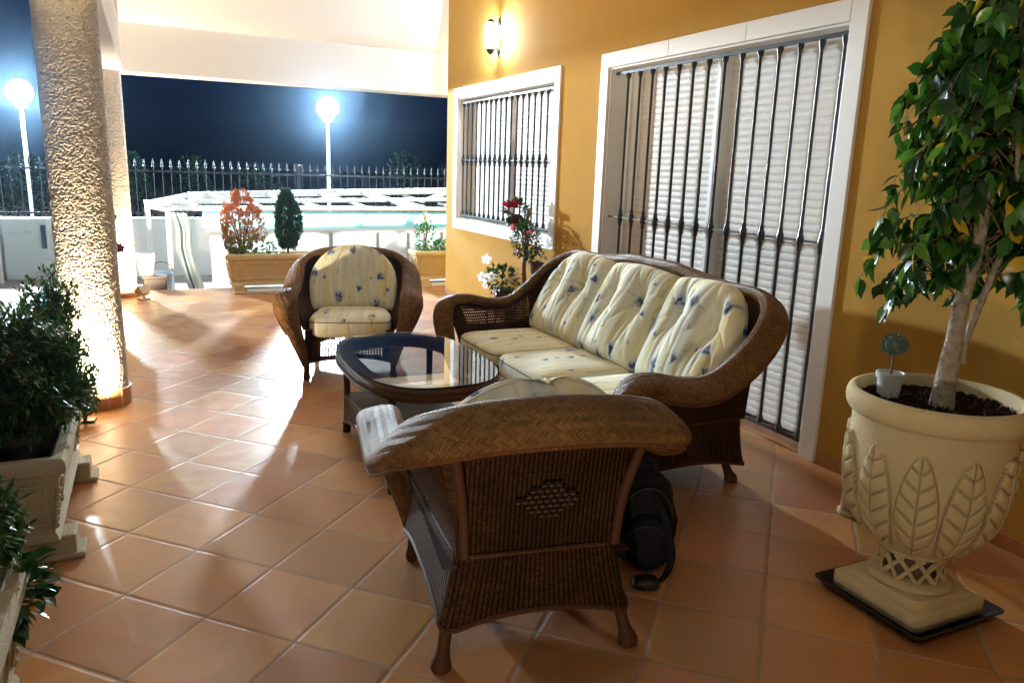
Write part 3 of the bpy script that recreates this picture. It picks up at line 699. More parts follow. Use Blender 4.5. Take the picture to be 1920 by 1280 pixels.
for x, lab in ((1.22, 'white drip tray under the trough of conifers'), (3.32, 'white drip tray under the trough by the house corner')):
    mb = MB(); mb.box((x, 8.66, .02), (.70, .24, .034)); tag(mb.build('drip_tray', M['white'], smooth=False, bevel=.006), lab, 'tray', 'white drip trays')
# conifers
def thuja(loc, rx, h, mat, label, n, flat=.55, trunk=True, gaps=0):
    r = empty('thuja_shrub', loc, 0, label, 'shrub')
    mb = MB(); sp = []
    for k in range(7):
        a = random.uniform(0, 2 * pi); d = rx * random.uniform(.2, .7)
        mb.tube([(0, 0, -.03), (cos(a) * d * .3, sin(a) * d * .3 * flat, h * .3), (cos(a) * d, sin(a) * d * flat, h * .8)], [.012, .008, .003], 6)
    mb.build('stems', M['twig'], r)
    mb = MB()
    for i in range(n):
        a = random.uniform(0, 2 * pi); z = random.uniform(.03, 1); prof = (sin(pi * min(1, z * .92 + .06)) ** .55)
        lob = .82 + .18 * sin(a * 3 + z * 4) * 1.0
        rad = rx * prof * lob * random.uniform(.35, 1) ** .5
        p = Vector((cos(a) * rad, sin(a) * rad * flat, z * h * (1 + .06 * sin(a * 5))))
        if gaps and mnoise.noise(p * 14) < -.12: continue
        for k in range(4):
            d = Vector((cos(a) * .35 + random.uniform(-.3, .3), sin(a) * .35 + random.uniform(-.3, .3), random.uniform(.5, 1.1)))
            leaf4(mb, p + rv() * .012, d, random.uniform(.022, .045), .010)
    mb.build('foliage', mat, r, smooth=False, weld=False)
    return r
thuja((.86, 8.70, .38), .27, .66, M['lf_orange'], 'broad orange and green bronzed conifer in the yellow trough', 2600, gaps=1)
thuja((1.34, 8.70, .44), .165, .62, M['lf_thuja'], 'narrow dark green conifer on a bare stem, right of the orange one', 2600)
mb = MB(); mb.tube([(0, 0, -.03), (.005, 0, .1), (-.01, 0, .25)], [.016, .013, .008], 8)
def bush(name, loc, rad, n, L, Wd, mat, label, cat='plant', stems=6, up=.5, flowers=None, group=None):
    r = empty(name, loc, 0, label, cat, group)
    mb = MB()
    for k in range(stems):
        a = random.uniform(0, 2 * pi); b = random.uniform(.2, .8)
        mb.tube([(0, 0, -rad[2] * .9), (cos(a) * rad[0] * b * .4, sin(a) * rad[1] * b * .4, 0), (cos(a) * rad[0] * b, sin(a) * rad[1] * b, rad[2] * .7)], [.006, .004, .002], 5)
    mb.build('stems', M['twig'], r)
    mb = MB()
    for i in range(n):
        v = rv(); k = random.uniform(.25, 1) ** .5
        p = Vector((v.x * rad[0] * k, v.y * rad[1] * k, v.z * rad[2] * k))
        if mnoise.noise(p * (2.2 / max(rad)) + Vector(loc)) < -.25 and k > .5: continue
        d = v * .8 + Vector((0, 0, up)) + rv() * .6
        leaf(mb, p, d, Vector((0, 0, 1)) + rv() * .4, L * random.uniform(.6, 1.15), Wd * random.uniform(.7, 1.1))
    mb.build('leaves', mat, r, weld=False, ang=180)
    if flowers:
        for (p, d, rr, mt) in flowers:
            mb = MB(); bloom(mb, p, d, rr); mb.ball(tuple(Vector(p) + Vector(d).normalized() * .004), rr * .14, 5); mb.build('flower', M[mt], r, weld=False, ang=180)
    return r
bush('leafy_shrub', (2.93, 8.70, .56), (.14, .10, .22), 420, .045, .026, M['lf_mid'], 'bright green leafy shrub standing upright in the right trough', 'shrub')
bush('low_shrub', (3.15, 8.70, .46), (.12, .10, .09), 260, .040, .026, M['lf_mid'], 'low bright green shrub beside the upright one, cut by the house corner', 'shrub')
bush('low_shrub', (1.13, 8.66, .46), (.10, .09, .09), 200, .035, .022, M['lf_mid'], 'small green plant between the two conifers', 'shrub')
# petunias between the columns
fl = [((.20, -.25, .26), (.4, -1, .2), .035, 'pet_purple'), ((.245, -.1, .19), (.5, -1, 0), .04, 'pet_purple'), ((.27, -.05, .18), (.5, -1, 0), .035, 'pet_purple'), ((.24, .1, .40), (.3, -1, .2), .022, 'pet_purple'), ((.17, -.2, .38), (.3, -1, .2), .022, 'pet_purple'), ((.2, .3, .2), (1, -.5, 0), .03, 'pet_purple')]
bush('petunia_plant', (-.50, 6.35, .56), (.22, .42, .26), 800, .030, .016, M['lf_mid'], 'straggling petunias with dark purple blooms between the columns', 'plant', 10, .4, fl)
# nandina like shrub: fine pinnate sprays
def nandina(loc, rad, nst, label, seed, name='evergreen_shrub'):
    random.seed(seed)
    r = empty(name, loc, 0, label, 'shrub'); ms = MB(); ml = MB()
    for k in range(nst):
        v = rv(); v.z = abs(v.z) * 1.1 - .25; kk = random.uniform(.45, 1.12)
        e_ = Vector((v.x * rad[0] * kk, v.y * rad[1] * kk, v.z * rad[2] * kk + rad[2] * .15))
        a = Vector((v.x * rad[0] * .25, v.y * rad[1] * .3, -rad[2] * .35)); 
        m_ = a.lerp(e_, .55) + Vector((0, 0, .06))
        pts = catmull([tuple(a), tuple(m_), tuple(e_)], 6); ms.tube(pts, [.0025] * len(pts), 4, cap=False)
        for j in range(3, len(pts)):
            p = Vector(pts[j]); tdir = (Vector(pts[j]) - Vector(pts[j - 1])).normalized()
            for b in range(3):
                sd = (rv() * .9 + tdir * .7 + Vector((0, 0, .15))).normalized(); q1 = p + sd * random.uniform(.03, .07)
                ms.tube([p, q1], [.0014, .001], 3, cap=False)
                for w in range(4):
                    q2 = p.lerp(q1, .35 + w * .22); dd = (sd * .7 + rv() * .9 + Vector((0, 0, -.1)))
                    leaf(ml, q2, dd, Vector((0, 0, 1)) + rv() * .3, random.uniform(.024, .042), random.uniform(.007, .012), .2, .15)
    ms.build('stems', M['twig'], r, weld=False); ml.build('leaves', M['lf_nand'], r, weld=False, ang=180)
    random.seed(seed + 1)
nandina((-.48, 3.22, .50), (.21, .38, .30), 235, 'dense dark shrub of fine pointed leaves in the trough before the front column', 21)
nandina((-.45, 3.95, .60), (.10, .26, .36), 22, 'tall thin leafy stems rising against the front column', 22, 'nandina_plant')
nandina((-.47, 2.06, .49), (.11, .13, .11), 70, 'dark fine leaved sprigs above the glossy plant at the lower left', 23, 'nandina_plant')
bush('glossy_plant', (-.40, 2.06, .35), (.10, .12, .09), 150, .062, .042, M['lf_dark'], 'broad glossy dark green leaves spilling over the bottom left trough', 'plant', 8, .2)
# distant dark trees beyond the fence
random.seed(5)
tm2 = simple('night_foliage', (.0018, .004, .0026), 1.0, var=.5, bst=0, spec=.0)
for i, (x, y, h, rr, nm, lb) in enumerate([(-.3, 14.5, 1.6, .5, 'conifer_tree', 'dark narrow conifer behind the fence, nearest the rear column'), (.75, 15.2, 1.55, .5, 'conifer_tree', 'dark conifer behind the fence above the left end of the enclosure'), (1.9, 15.5, 1.4, .7, 'bushy_tree', 'dark low tree behind the fence above the green conifer'), (4.6, 15, 1.75, .6, 'bushy_tree', 'dark bushy tree behind the fence right of the lit lamp'), (5.7, 14.8, 1.95, .6, 'bushy_tree', 'tallest dark bushy tree behind the fence near the house corner'), (-1.9, 15.4, 1.5, .6, 'bushy_tree', 'dark tree behind the fence at the left edge of the photo')]):
    r = empty(nm, (x, y, -.2), 0, lb, 'tree', 'dark trees behind the fence')
    mb = MB(); mb.tube([(0, 0, 0), (.02, 0, h * .5), (0, .03, h * .95)], [.06, .04, .012], 7)
    for k in range(6):
        a = k * 1.1; mb.tube([(0, 0, h * (.3 + .08 * k)), (cos(a) * rr * .6, sin(a) * rr * .6, h * (.5 + .07 * k))], [.02, .005], 5)
    mb.build('trunk', simple('night_bark', (.004, .0035, .003), 1.0, spec=0), r)
    mb = MB()
    for j in range(1500):
        z = random.uniform(.08, 1); a = random.uniform(0, 2 * pi); w = rr * (sin(pi * min(1, z * .85 + .1)) ** .7) * (.75 + .3 * sin(3 * a + 5 * z + i)) * random.uniform(.3, 1) ** .5
        p = Vector((cos(a) * w, sin(a) * w, z * h + .05)); leaf4(mb, p, rv() + Vector((0, 0, .8)), random.uniform(.05, .13), .03)
    mb.build('crown', tm2, r, smooth=False, weld=False)
mb = MB(); mb.ball((0, 0, 0), .12, 8)
r = empty('distant_lamp', (14.4, 33, 1.0), 0, 'tiny distant white light seen past the house corner', 'lamp')
mb.build('globe', m_emit('distant_lit_globe', (1, .95, .9), 12), r, loc=(0, 0, .62)); mb = MB(); mb.tube([(0, 0, -1.2), (0, 0, .5)], .04, 6); mb.build('pole', M['iron'], r)
# ------------------------------------------------------------------ WICKER SEATS
def wicker_seat(name, loc, rz, label, cat, W, yk, ns, kind):
    """barrel shaped rattan seat: local +y is the front, W half seat width, yk depth scale, ns seat cushions"""
    r = empty(name, loc, rz, label, cat)
    sofa = ns > 1
    tb = [  # dx, y, z, half width, half thickness, droop, hint x, hint y
        (-.015, .315, .105, .030, .026, 0, -.5, .85), (.010, .340, .20, .040, .032, 0, -.5, .85), (.050, .365, .34, .056, .040, 0, -.6, .8),
        (.085, .372, .455, .070, .046, 4, -.75, .6), (.100, .335, .530, .076, .047, 12, -.9, .35), (.102, .24, .552, .077, .045, 18, -1, .1),
        (.104, .10, .540, .076, .042, 24, -1, 0), (.106, -.04, .548, .076, .041, 28, -1, -.05), (.104, -.17, .600, .079, .043, 30, -1, -.25),
        (.085, -.290, .672, .080, .044, 30, -.78, -.62), (.000, -.378, .722, .078, .044, 32, -.45, -.9), (-.13, -.415, .750, .076, .044, 33, -.15, -1),
        (-.30, -.425, .758, .076, .044, 33, 0, -1)]
    if sofa:
        tb = [list(q_) for q_ in tb]
        for k, dz, in ((8, .03), (9, .07), (10, .10), (11, .105), (12, .10)): tb[k][2] += dz
        for q_ in tb: q_[0] += .03
        tb[3][2] += .03; tb[4][2] += .03; tb[5][2] += .02
        tb += [[-W * .75, -.415, .89, .085, .046, 36, 0, -1], [-W, -.416, .893, .085, .046, 36, 0, -1]]
        tb[12][0] = -.36
        for q_ in tb[7:]: q_[3] *= .86
    L = [(-(W + q_[0]), q_[1] * yk) + tuple(q_[2:]) for q_ in tb]
    R_ = [(-q_[0],) + q_[1:6] + (-q_[6], q_[7]) for q_ in L[:-1]][::-1]
    sm = catmull(L + R_, 7)
    mb = MB(); P = []; UV = []; ns_ = 22; L_ = 0; trimL = []; cen = []; Us = []; Vs = []
    for i, q_ in enumerate(sm):
        p = Vector(q_[:3]); a = Vector(sm[max(i - 1, 0)][:3]); b = Vector(sm[min(i + 1, len(sm) - 1)][:3]); T = (b - a).normalized()
        if i: L_ += (p - Vector(sm[i - 1][:3])).length
        U = Vector((q_[6], q_[7], 0)); U = (U - T * U.dot(T)).normalized(); V = U.cross(T)
        th = radians(q_[5]); U2 = U * cos(th) - V * sin(th); V2 = V * cos(th) + U * sin(th)
        row = []; uv = []; per = 0; last = None
        for k in range(ns_ + 1):
            an = 2 * pi * k / ns_ - pi / 2
            cx, cy = cos(an), sin(an); ex = .75
            x = math.copysign(abs(cx) ** ex, cx) * q_[3]; y = math.copysign(abs(cy) ** ex, cy) * q_[4]
            if y < 0: y *= .55
            pt = p + U2 * x + V2 * y
            if last is not None: per += (pt - last).length
            last = pt; row.append(pt); uv.append((L_, per))
        P.append(row); UV.append(uv); cen.append(p); Us.append(U2); Vs.append(V2)
        trimL.append(p + U2 * (q_[3] * .97) - V2 * (q_[4] * .34))
    mb.grid(P, UV); mb.add(P[0][:-1], [tuple(range(ns_))[::-1]]); mb.add(P[-1][:-1], [tuple(range(ns_))])
    rim = mb.build('rim', M['rim'], r, ang=180)
    mb = MB(); mb.tube(trimL[14:-14], .0065, 6); mb.build('braid', M['braid'], rim)
    # shell between seat and rim
    n0 = 3 * 7; idx = list(range(n0, len(sm) - n0)); m_ = len(idx)
    hy = .315 * yk; base = []
    for i in idx:
        f = (i - n0) / (m_ - 1); q_ = sm[i]
        bx = q_[0]; by = q_[1]
        sgn = -1 if bx < 0 else 1
        by2 = max(-.318 * yk, min(.318 * yk, by * .90)); lim = W - .004 - (0 if sofa else .050) * (.5 - by2 / (.64 * yk))
        bx2 = max(-lim, min(lim, bx * .97))
        base.append(Vector((bx2, by2, .33)))
    def shell(off, nm, mats, rows=12, mif=None):
        mb = MB(); P = []; UV = []
        for j in range(rows + 1):
            t_ = j / rows; row = []; uv = []; Lr = 0
            for k, i in enumerate(idx):
                top = cen[i] - Vs[i] * .018 - Us[i] * (.028 + off); bt = base[k].copy()
                ctr = Vector((max(-W + .1, min(W - .1, bt.x * .8)), 0, bt.z)); inn = (ctr - bt); inn.z = 0
                if inn.length > 0: bt += inn.normalized() * off
                e_ = t_ ** 1.5; p = Vector((bt.x + (top.x - bt.x) * e_, bt.y + (top.y - bt.y) * e_, bt.z + (top.z - bt.z) * t_))
                if k: Lr += (base[k] - base[k - 1]).length
                row.append(p); uv.append((Lr * 1.25, p.z))
            P.append(row); UV.append(uv)
        mb.grid(P, UV, mif=mif, flip=off > 0); return mb.build(nm, mats, r, ang=180)
    nr = 12
    if sofa:
        om = lambda i, j: 1 if (i >= 6 and i <= 10 and (10 < j < 34 or 10 < (m_ - 2 - j) < 34)) else 0
    else: om = None
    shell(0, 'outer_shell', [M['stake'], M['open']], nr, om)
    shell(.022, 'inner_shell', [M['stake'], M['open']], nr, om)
    # skirt below the seat
    mb = MB(); P = []; UV = []; ring = []
    cx_, cy_ = W - .005, .325 * yk; rc = .06
    cor = [(-1, 1), (-1, -1), (1, -1), (1, 1)]; pts2 = []
    for (sx, sy), a0 in zip(cor, (pi / 2, pi, 1.5 * pi, 0)):
        for k in range(7):
            an = a0 + (pi / 2) * k / 6
            pts2.append((sx * (cx_ - rc) + cos(an) * rc, sy * (cy_ - rc) + sin(an) * rc))
    full = []
    for i in range(len(pts2)):
        a, b = pts2[i], pts2[(i + 1) % len(pts2)]; d = math.hypot(b[0] - a[0], b[1] - a[1]); k = max(1, int(d / .03))
        for j in range(k): full.append((a[0] + (b[0] - a[0]) * j / k, a[1] + (b[1] - a[1]) * j / k))
    full.append(full[0])
    def arch(x, y):
        ax = 1 - (abs(x) / cx_) ** 2 if abs(y) > cy_ - .02 else 1 - (abs(y) / cy_) ** 2
        return .105 + .05 * max(0, ax) ** .8
    rows = 8
    for j in range(rows + 1):
        t_ = j / rows; row = []; uv = []; Lr = 0
        for k, (x, y) in enumerate(full):
            if k: Lr += math.hypot(x - full[k - 1][0], y - full[k - 1][1])
            cor_ = min(1, (abs(x) / cx_) ** 6 + 0) * min(1, (abs(y) / cy_) ** 6)
            fl_ = (1 - t_) ** 1.6 * (.012 + .03 * cor_)
            zb = arch(x, y); nx, ny = x / cx_, y / cy_; l_ = math.hypot(nx, ny)
            xs = x - math.copysign(min(1, abs(x) / (cx_ - rc)), x) * ((0 if sofa else .050) * t_ + (0 if sofa else .022) * (1 - t_)) * (.5 - y / (2 * cy_))
            row.append((xs + nx / l_ * fl_, y + ny / l_ * fl_, zb + (.338 - zb) * t_)); uv.append((Lr, row[-1][2]))
        P.append(row); UV.append(uv)
    def om2(i, j):
        x = (full[j][0] + full[min(j + 1, len(full) - 1)][0]) / 2; y = full[j][1]
        return 1 if (y > cy_ - .015 and abs(x) < W - .09 and 1 <= i <= 5) else 0
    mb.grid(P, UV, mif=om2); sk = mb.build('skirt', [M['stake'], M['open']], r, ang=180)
    mb = MB(); mb.tube([Vector(p) for p in P[0]], .008, 6, cap=False); mb.tube([(p[0], p[1], .336) for p in P[-1]], .007, 6, cap=False)
    mb.build('braid', M['cane'], sk)
    mb = MB(); mb.grid([[(-cx_ + .01, -cy_ + .01, .30), (cx_ - .01, -cy_ + .01, .30)], [(-cx_ + .01, cy_ - .01, .30), (cx_ - .01, cy_ - .01, .30)]]); mb.build('seat_deck', M['cane'], r, smooth=False)
    # legs
    for sx in (-1, 1):
        x0 = sx * (W - .02 - (.06 if sofa else 0))
        mb = MB(); y0 = -.318 * yk; x0 -= sx * .012; y0 += .018; pp = catmull([(x0, y0 + .012, .15), (x0, y0 + .004, .12), (x0 + sx * .010, y0 - .012, .06), (x0 + sx * .020, y0 - .030, .018), (x0 + sx * .021, y0 - .032, 0)], 4)
        mb.tube(pp, [.020] * 5 + [.019] * 4 + [.020, .023, .027, .030] + [.031, .032, .030, .024][:len(pp) - 13], 12); mb.build('leg', M['cane'], r)
        mb = MB(); pp = catmull([(sx * (W - .02), .30 * yk, .14), (sx * (W - .018), .305 * yk, .05), (sx * (W - .015), .305 * yk, 0)], 5)
        mb.tube(pp, [.019] * 6 + [.022, .024, .023, .021, .018], 12); mb.build('leg', M['cane'], r)
        mb = MB(); px = sx * (W - .075); mb.tube(catmull([(px, -.328 * yk, .34), (px + sx * .012, -.342 * yk, .5), (px + sx * .042, -.385 * yk, .67 + (.08 if sofa else 0)), (px + sx * .046, -.40 * yk, .70 + (.09 if sofa else 0))], 5), .0150, 10)
        mb.build('back_pole', M['cane'], r)
    if not sofa:   # raised diamond of knots on the back
        mb = MB()
        for i in range(-4, 5):
            for j in range(-3, 4):
                if abs(i) / 5 + abs(j) / 4.2 <= 1:
                    x = i * .021 + (.0105 if j % 2 else 0); z = .505 + j * .016
                    mb.ball((x, -.352 * yk - (z - .44) * .13, z), .0085, 5, sc=(1.25, .8, .7))
        mb.build('woven_diamond', M['knot'], r)
    # seat cushions
    Wc = W - .032; cw = 2 * Wc / ns
    for k in range(ns):
        x0 = -Wc + cw * (k + .5); hw = cw / 2 - .002; y0, y1 = -.17 * yk, .345 * yk; zc = .352; hh = .066
        mb = MB(); n = 26; m2 = 22; rows_ = []; uvr = []
        def outline(t_):
            a = 2 * pi * t_; e_ = .28
            cx2, sy2 = cos(a), sin(a)
            return (math.copysign(abs(cx2) ** e_, cx2), math.copysign(abs(sy2) ** e_, sy2))
        prof = [(0.0, 1.0), (.5, 1.0), (.85, .97), (.95, .88), (.985, .72), (1.0, .5), (1.008, 0), (1.0, -.5), (.985, -.75), (.93, -.95), (.8, -1), (0, -1)]
        N = 72
        for s_, h_ in prof:
            row = []; uv = []
            for j in range(N + 1):
                ox, oy = outline(j / N); x = ox * hw * s_; y = (y0 + y1) / 2 + oy * (y1 - y0) / 2 * s_
                z = zc + hh * h_ + (.014 * (1 - s_ * s_) if h_ > .9 else 0) + .003 * mnoise.noise(Vector((x * 9 + k * 5, y * 9, 1)))
                if not sofa: x *= 1 - .15 * max(0, min(1, (.12 - y) / .29))
                row.append((x0 + x, y, z)); uv.append((x + k * 1.37 + W, y + (z - zc) * (-1 if oy > 0 else 1) + .3))
            rows_.append(row); uvr.append(uv)
        mb.grid(rows_, uvr, flip=True); cu = mb.build('seat_cushion', M['fabric'], r, ang=180)
        mb = MB()
        mb.tube([(x0 + outline(j / N)[0] * hw * (1.0 if sofa else 1 - .15 * max(0, min(1, (.12 - (y0 + y1) / 2 - outline(j / N)[1] * (y1 - y0) / 2) / .29))), (y0 + y1) / 2 + outline(j / N)[1] * (y1 - y0) / 2, zc + hh * .60) for j in range(N + 1)], .0032, 5, cap=False)
        mb.build('piping', M['pipe'], cu)
    # back cushions
    H = .428 if not sofa else .50; zb = .405
    cw = 2 * W / ns
    for k in range(ns):
        x0 = -W + cw * (k + .5); hw = cw / 2 + (.0 if not sofa else .004); nu, nv = 96, 84; F = []; UVF = []; B = []; UVB = []
        edgeL = sofa and k == 0; edgeR = sofa and k == ns - 1
        for j in range(nv + 1):
            v = j / nv; rf = []; uf = []; rb = []; ub = []
            for i in range(nu + 1):
                u = -1 + 2 * i / nu
                if not sofa:
                    arch_ = sqrt(max(0, 1 - (max(0, v - .35) / .65) ** 2.3)) if v > .35 else 1 - .05 * (1 - v / .35)
                    x = u * hw * max(arch_, .02); z = v * H
                else:
                    side = (edgeL and u < 0) or (edgeR and u > 0)
                    z = v * H; x = u * hw
                    if side:
                        c_ = .42; top = H * (1 - .55 * (abs(u) ** 3.2)); z = v * top + 0
                        x = u * hw * (1 + .05 * sin(pi * v))
                    else: z = v * H * (1 - .035 * u * u)
                pf = max(0, 1 - abs(u) ** (3.6 if sofa else 5)) ** .5 * max(0, 1 - abs(2 * v - 1) ** 6) ** .5
                d = (.095 if sofa else .06) * pf
                if sofa:
                    for bx in (-.42, .42):
                        bz = .64; du = (u - bx); dv = (v - bz) * .95; rr = math.hypot(du * 1.05, dv)
                        d -= .060 * math.exp(-(rr / .17) ** 1.6) * min(1, pf * 1.3)
                        an = math.atan2(dv, du); f_ = abs(sin(an * 4.5 + k * .9 + bx * 3))
                        d -= .010 * (1 - f_) ** 3 * math.exp(-((rr - .22) / .20) ** 2)
                        if v < bz:
                            sp = du + .05 * sin(v * 5 + k * 2 + bx * 6)
                            d -= .026 * math.exp(-(abs(sp) / .07) ** 1.3) * (v / bz) ** .5 * pf
                            d -= .011 * math.exp(-(abs(sp - .16 * (1 - v)) / .03) ** 1.3) * (v / bz) * pf
                            d -= .011 * math.exp(-(abs(sp + .20 * (1 - v)) / .03) ** 1.3) * (v / bz) * pf
                        else: d -= .008 * math.exp(-(abs(du - (v - bz) * .3 * (1 if bx > 0 else -1)) / .03) ** 1.3) * pf
                    w_ = u * 9 + 2.2 * mnoise.noise(Vector((u * 1.5, v * 1.6, k * 2.1)))
                    d -= .0045 * (1 - abs(sin(w_))) ** 3 * pf
                    d += .010 * math.exp(-((u) / .22) ** 2) * pf
                else:
                    d += .0035 * sin(u * 15 + 3 * mnoise.noise(Vector((u, v * 2, 3)))) * pf
                    for bx in (-.38, .40):
                        d -= .008 * math.exp(-((u - bx - .08 * sin(v * 4)) / .035) ** 2) * pf * (1 if v < .8 else .3)
                d += .010 * mnoise.noise(Vector((u * 1.7, v * 2.1, k * 3.3)))* pf
                lean = .50 if not sofa else .52
                y = (-.115 if not sofa else -.135) * yk - z * lean
                if not sofa: y += -.03 * u * u * 0 + .055 * u * u
                n_ = Vector((0, 1, lean)).normalized()
                c0 = Vector((x0 + x, y, zb + z)); back = .05 * (pf ** .6)
                rf.append(c0 + n_ * d); rb.append(c0 - n_ * back)
                uf.append((x + k * 1.91 + .7, z * 1.15 + .9)); ub.append((x + 5, z))
            F.append(rf); UVF.append(uf); B.append(rb); UVB.append(ub)
        mb = MB(); mb.grid(F, UVF, flip=False); mb.grid(B, UVB, flip=True); cu = mb.build('back_cushion', M['fabric'], r, ang=180)
        edge = [F[0][i] for i in range(nu + 1)] + [F[j][nu] for j in range(1, nv + 1)] + [F[nv][i] for i in range(nu - 1, -1, -1)] + [F[j][0] for j in range(nv - 1, -1, -1)]
        if sofa:
            for bx in (-.42, .42):
                i = round((bx + 1) / 2 * nu); j = round(.66 * nv); mb = MB(); mb.ball(tuple(F[j][i]), .010, 6, sc=(1, .6, 1)); mb.build('button', M['fabric'], cu)
        else:
            mb = MB(); mb.tube(edge[::2], .004, 5, cap=False); mb.build('piping', simple('cream_piping', (.72, .66, .45), .8), cu)
    return r
wicker_seat('wicker_armchair', (1.006, 2.084, 0), radians(-9.8), 'brown wicker armchair in the foreground seen from behind, near the black backpack', 'armchair', .30, 1.0, 1, 0)
wicker_seat('wicker_armchair', (1.216, 5.16, 0), radians(163), 'brown wicker armchair with a rounded floral back cushion, facing the viewer beyond the coffee table', 'armchair', .30, 1.0, 1, 0)
wicker_seat('wicker_sofa', (2.03, 3.42, 0), radians(90), 'three seat brown wicker sofa with tufted yellow floral cushions along the ochre wall', 'sofa', .90, 1.10, 3, 0)
# ------------------------------------------------------------------ COFFEE TABLE
ct = empty('coffee_table', (1.105, 3.445, 0), 0, 'oval brown wicker coffee table with a clear glass top in front of the sofa', 'coffee table')
TA, TB, TE = .33, .555, .74
def sup(t_, a=TA, b=TB, e_=TE):
    c_, s_ = cos(t_), sin(t_); return (math.copysign(abs(c_) ** e_, c_) * a, math.copysign(abs(s_) ** e_, s_) * b)
N = 96; mb = MB(); P = []; UV = []; L_ = 0; lastp = None
for i in range(N + 1):
    x, y = sup(2 * pi * i / N); l_ = math.hypot(x / TA, y / TB); nx, ny = (x / TA / l_), (y / TB / l_)
    if lastp: L_ += math.hypot(x - lastp[0], y - lastp[1])
    lastp = (x, y); row = []; uv = []
    for k in range(13):
        an = 2 * pi * k / 12; c_, s_ = cos(an), sin(an)
        dx = math.copysign(abs(c_) ** .7, c_) * .044 - .044; z = .455 + math.copysign(abs(s_) ** .7, s_) * .034
        row.append((x + nx * dx, y + ny * dx, z)); uv.append((L_, .02 * k))
    P.append(row); UV.append(uv)
mb.grid(P, UV, flip=True); ring = mb.build('table_rim', M['braid'], ct, ang=180)
mb = MB()
for z in (.438, .468):
    mb.tube([(sup(2 * pi * i / N, TA + .002, TB + .002)[0], sup(2 * pi * i / N, TA + .002, TB + .002)[1], z) for i in range(N + 1)], .006, 6, cap=False)
mb.build('braid', M['cane'], ring)
gx, gy = TA + .003, TB + .003; mb = MB()
rows_ = []
for s_, z in ((0, .491), (.994, .491), (1, .493), (1, .498), (.994, .500), (0, .500)):
    rows_.append([(sup(2 * pi * i / N, gx * s_, gy * s_)[0], sup(2 * pi * i / N, gx * s_, gy * s_)[1], z) for i in range(N + 1)])
mb.grid(rows_); mb.build('glass_top', M['glass'], ct, smooth=False)
bx_, by_ = .232, .43
for sx in (-1, 1):
    for sy in (-1, 1):
        mb = MB(); mb.tube(catmull([(sx * bx_, sy * by_, 0), (sx * bx_, sy * by_, .05), (sx * (bx_ - .004), sy * (by_ - .004), .2), (sx * bx_, sy * by_, .43)], 4), [.020, .021, .022, .02, .018, .017, .017, .017, .017, .017, .017, .018, .018], 12)
        mb.build('leg', M['cane'], ct)
mb = MB(); mb.box((0, 0, .205), (2 * bx_ + .01, 2 * by_ + .01, .022)); sh = mb.build('shelf', M['open_dark'], ct, smooth=False, bevel=.006)
for side in range(4):
    mb = MB(); P = []; UV = []; hw = by_ if side < 2 else bx_
    for j in range(7):
        row = []; uv = []
        for i in range(25):
            u = -1 + 2 * i / 24; zb = .045 + .07 * max(0, 1 - u * u) ** .6; z = zb + (.195 - zb) * j / 6; o_ = .006 + .012 * (1 - j / 6)
            row.append(((1 if side == 0 else -1) * (bx_ + o_), u * hw, z) if side < 2 else (u * hw, (1 if side == 2 else -1) * (by_ + o_), z)); uv.append((u * hw, z))
        P.append(row); UV.append(uv)
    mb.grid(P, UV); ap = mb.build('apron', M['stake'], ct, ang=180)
    mb = MB(); mb.tube([Vector(p) for p in P[0]], .008, 6); mb.tube([Vector(p) for p in P[-1]], .007, 6); mb.build('braid', M['braid'], ap)
# ------------------------------------------------------------------ URN WITH FICUS
UX, UY = 2.25, 1.54
urn = empty('stone_urn', (UX, UY, .016), 0, 'large cream stone urn carved with upright leaves, holding the ficus tree', 'urn')
mb = MB()
def rsq(h, z, rr=.02):
    pts = []
    for (sx, sy), a0 in zip(((1, 1), (-1, 1), (-1, -1), (1, -1)), (0, pi / 2, pi, 1.5 * pi)):
        for k in range(4): an = a0 + pi / 2 * k / 3; pts.append((sx * (h - rr) + cos(an) * rr, sy * (h - rr) + sin(an) * rr, z))
    return pts + [pts[0]]
prof = [(.165, 0), (.168, .004), (.168, .052), (.162, .058), (.148, .060), (.142, .064), (.136, .074), (.134, .080), (.118, .083), (.05, .083)]
mb.grid([rsq(h, z, .018 if i < 5 else .05) for i, (h, z) in enumerate(prof)]); mb.build('base', M['urn'], urn, ang=45)
mb = MB(); mb.lathe([(.08, .080), (.128, .082), (.134, .090), (.130, .100), (.118, .105), (.108, .108), (.06, .109)], 48); mb.build('foot_ring', M['urn'], urn, ang=50)
mb = MB(); mb.lathe([(.082, .105), (.074, .15), (.082, .20)], 32)
nk = mb.build('neck_core', simple('recess_shade_stone', (.16, .12, .07), .9), urn)  # core coloured dark, standing for shade behind the open lattice
mb = MB()
for k in range(11):
    for s_ in (-1, 1):
        P = []
        for j in range(9):
            t_ = j / 8; an = 2 * pi * k / 11 + s_ * t_ * 2 * pi / 11 * 1.25; z = .106 + t_ * .088; rr = .103 - .012 * sin(pi * t_)
            w = .0125
            P.append([(cos(an) * rr, sin(an) * rr, z - w), (cos(an) * (rr + .008), sin(an) * (rr + .008), z - w * .7), (cos(an) * (rr + .008), sin(an) * (rr + .008), z + w * .7), (cos(an) * rr, sin(an) * rr, z + w)])
        mb.grid(P)
mb.build('neck_lattice', M['urn'], urn, ang=40)
bp = [(.085, .186), (.108, .190), (.118, .197), (.116, .206), (.128, .218), (.160, .250), (.192, .290), (.215, .335), (.230, .385), (.238, .44), (.241, .50), (.241, .56), (.242, .62), (.245, .652)]
bp = catmull(bp, 12); NA = 460; P = []; GU = []; NL = 11
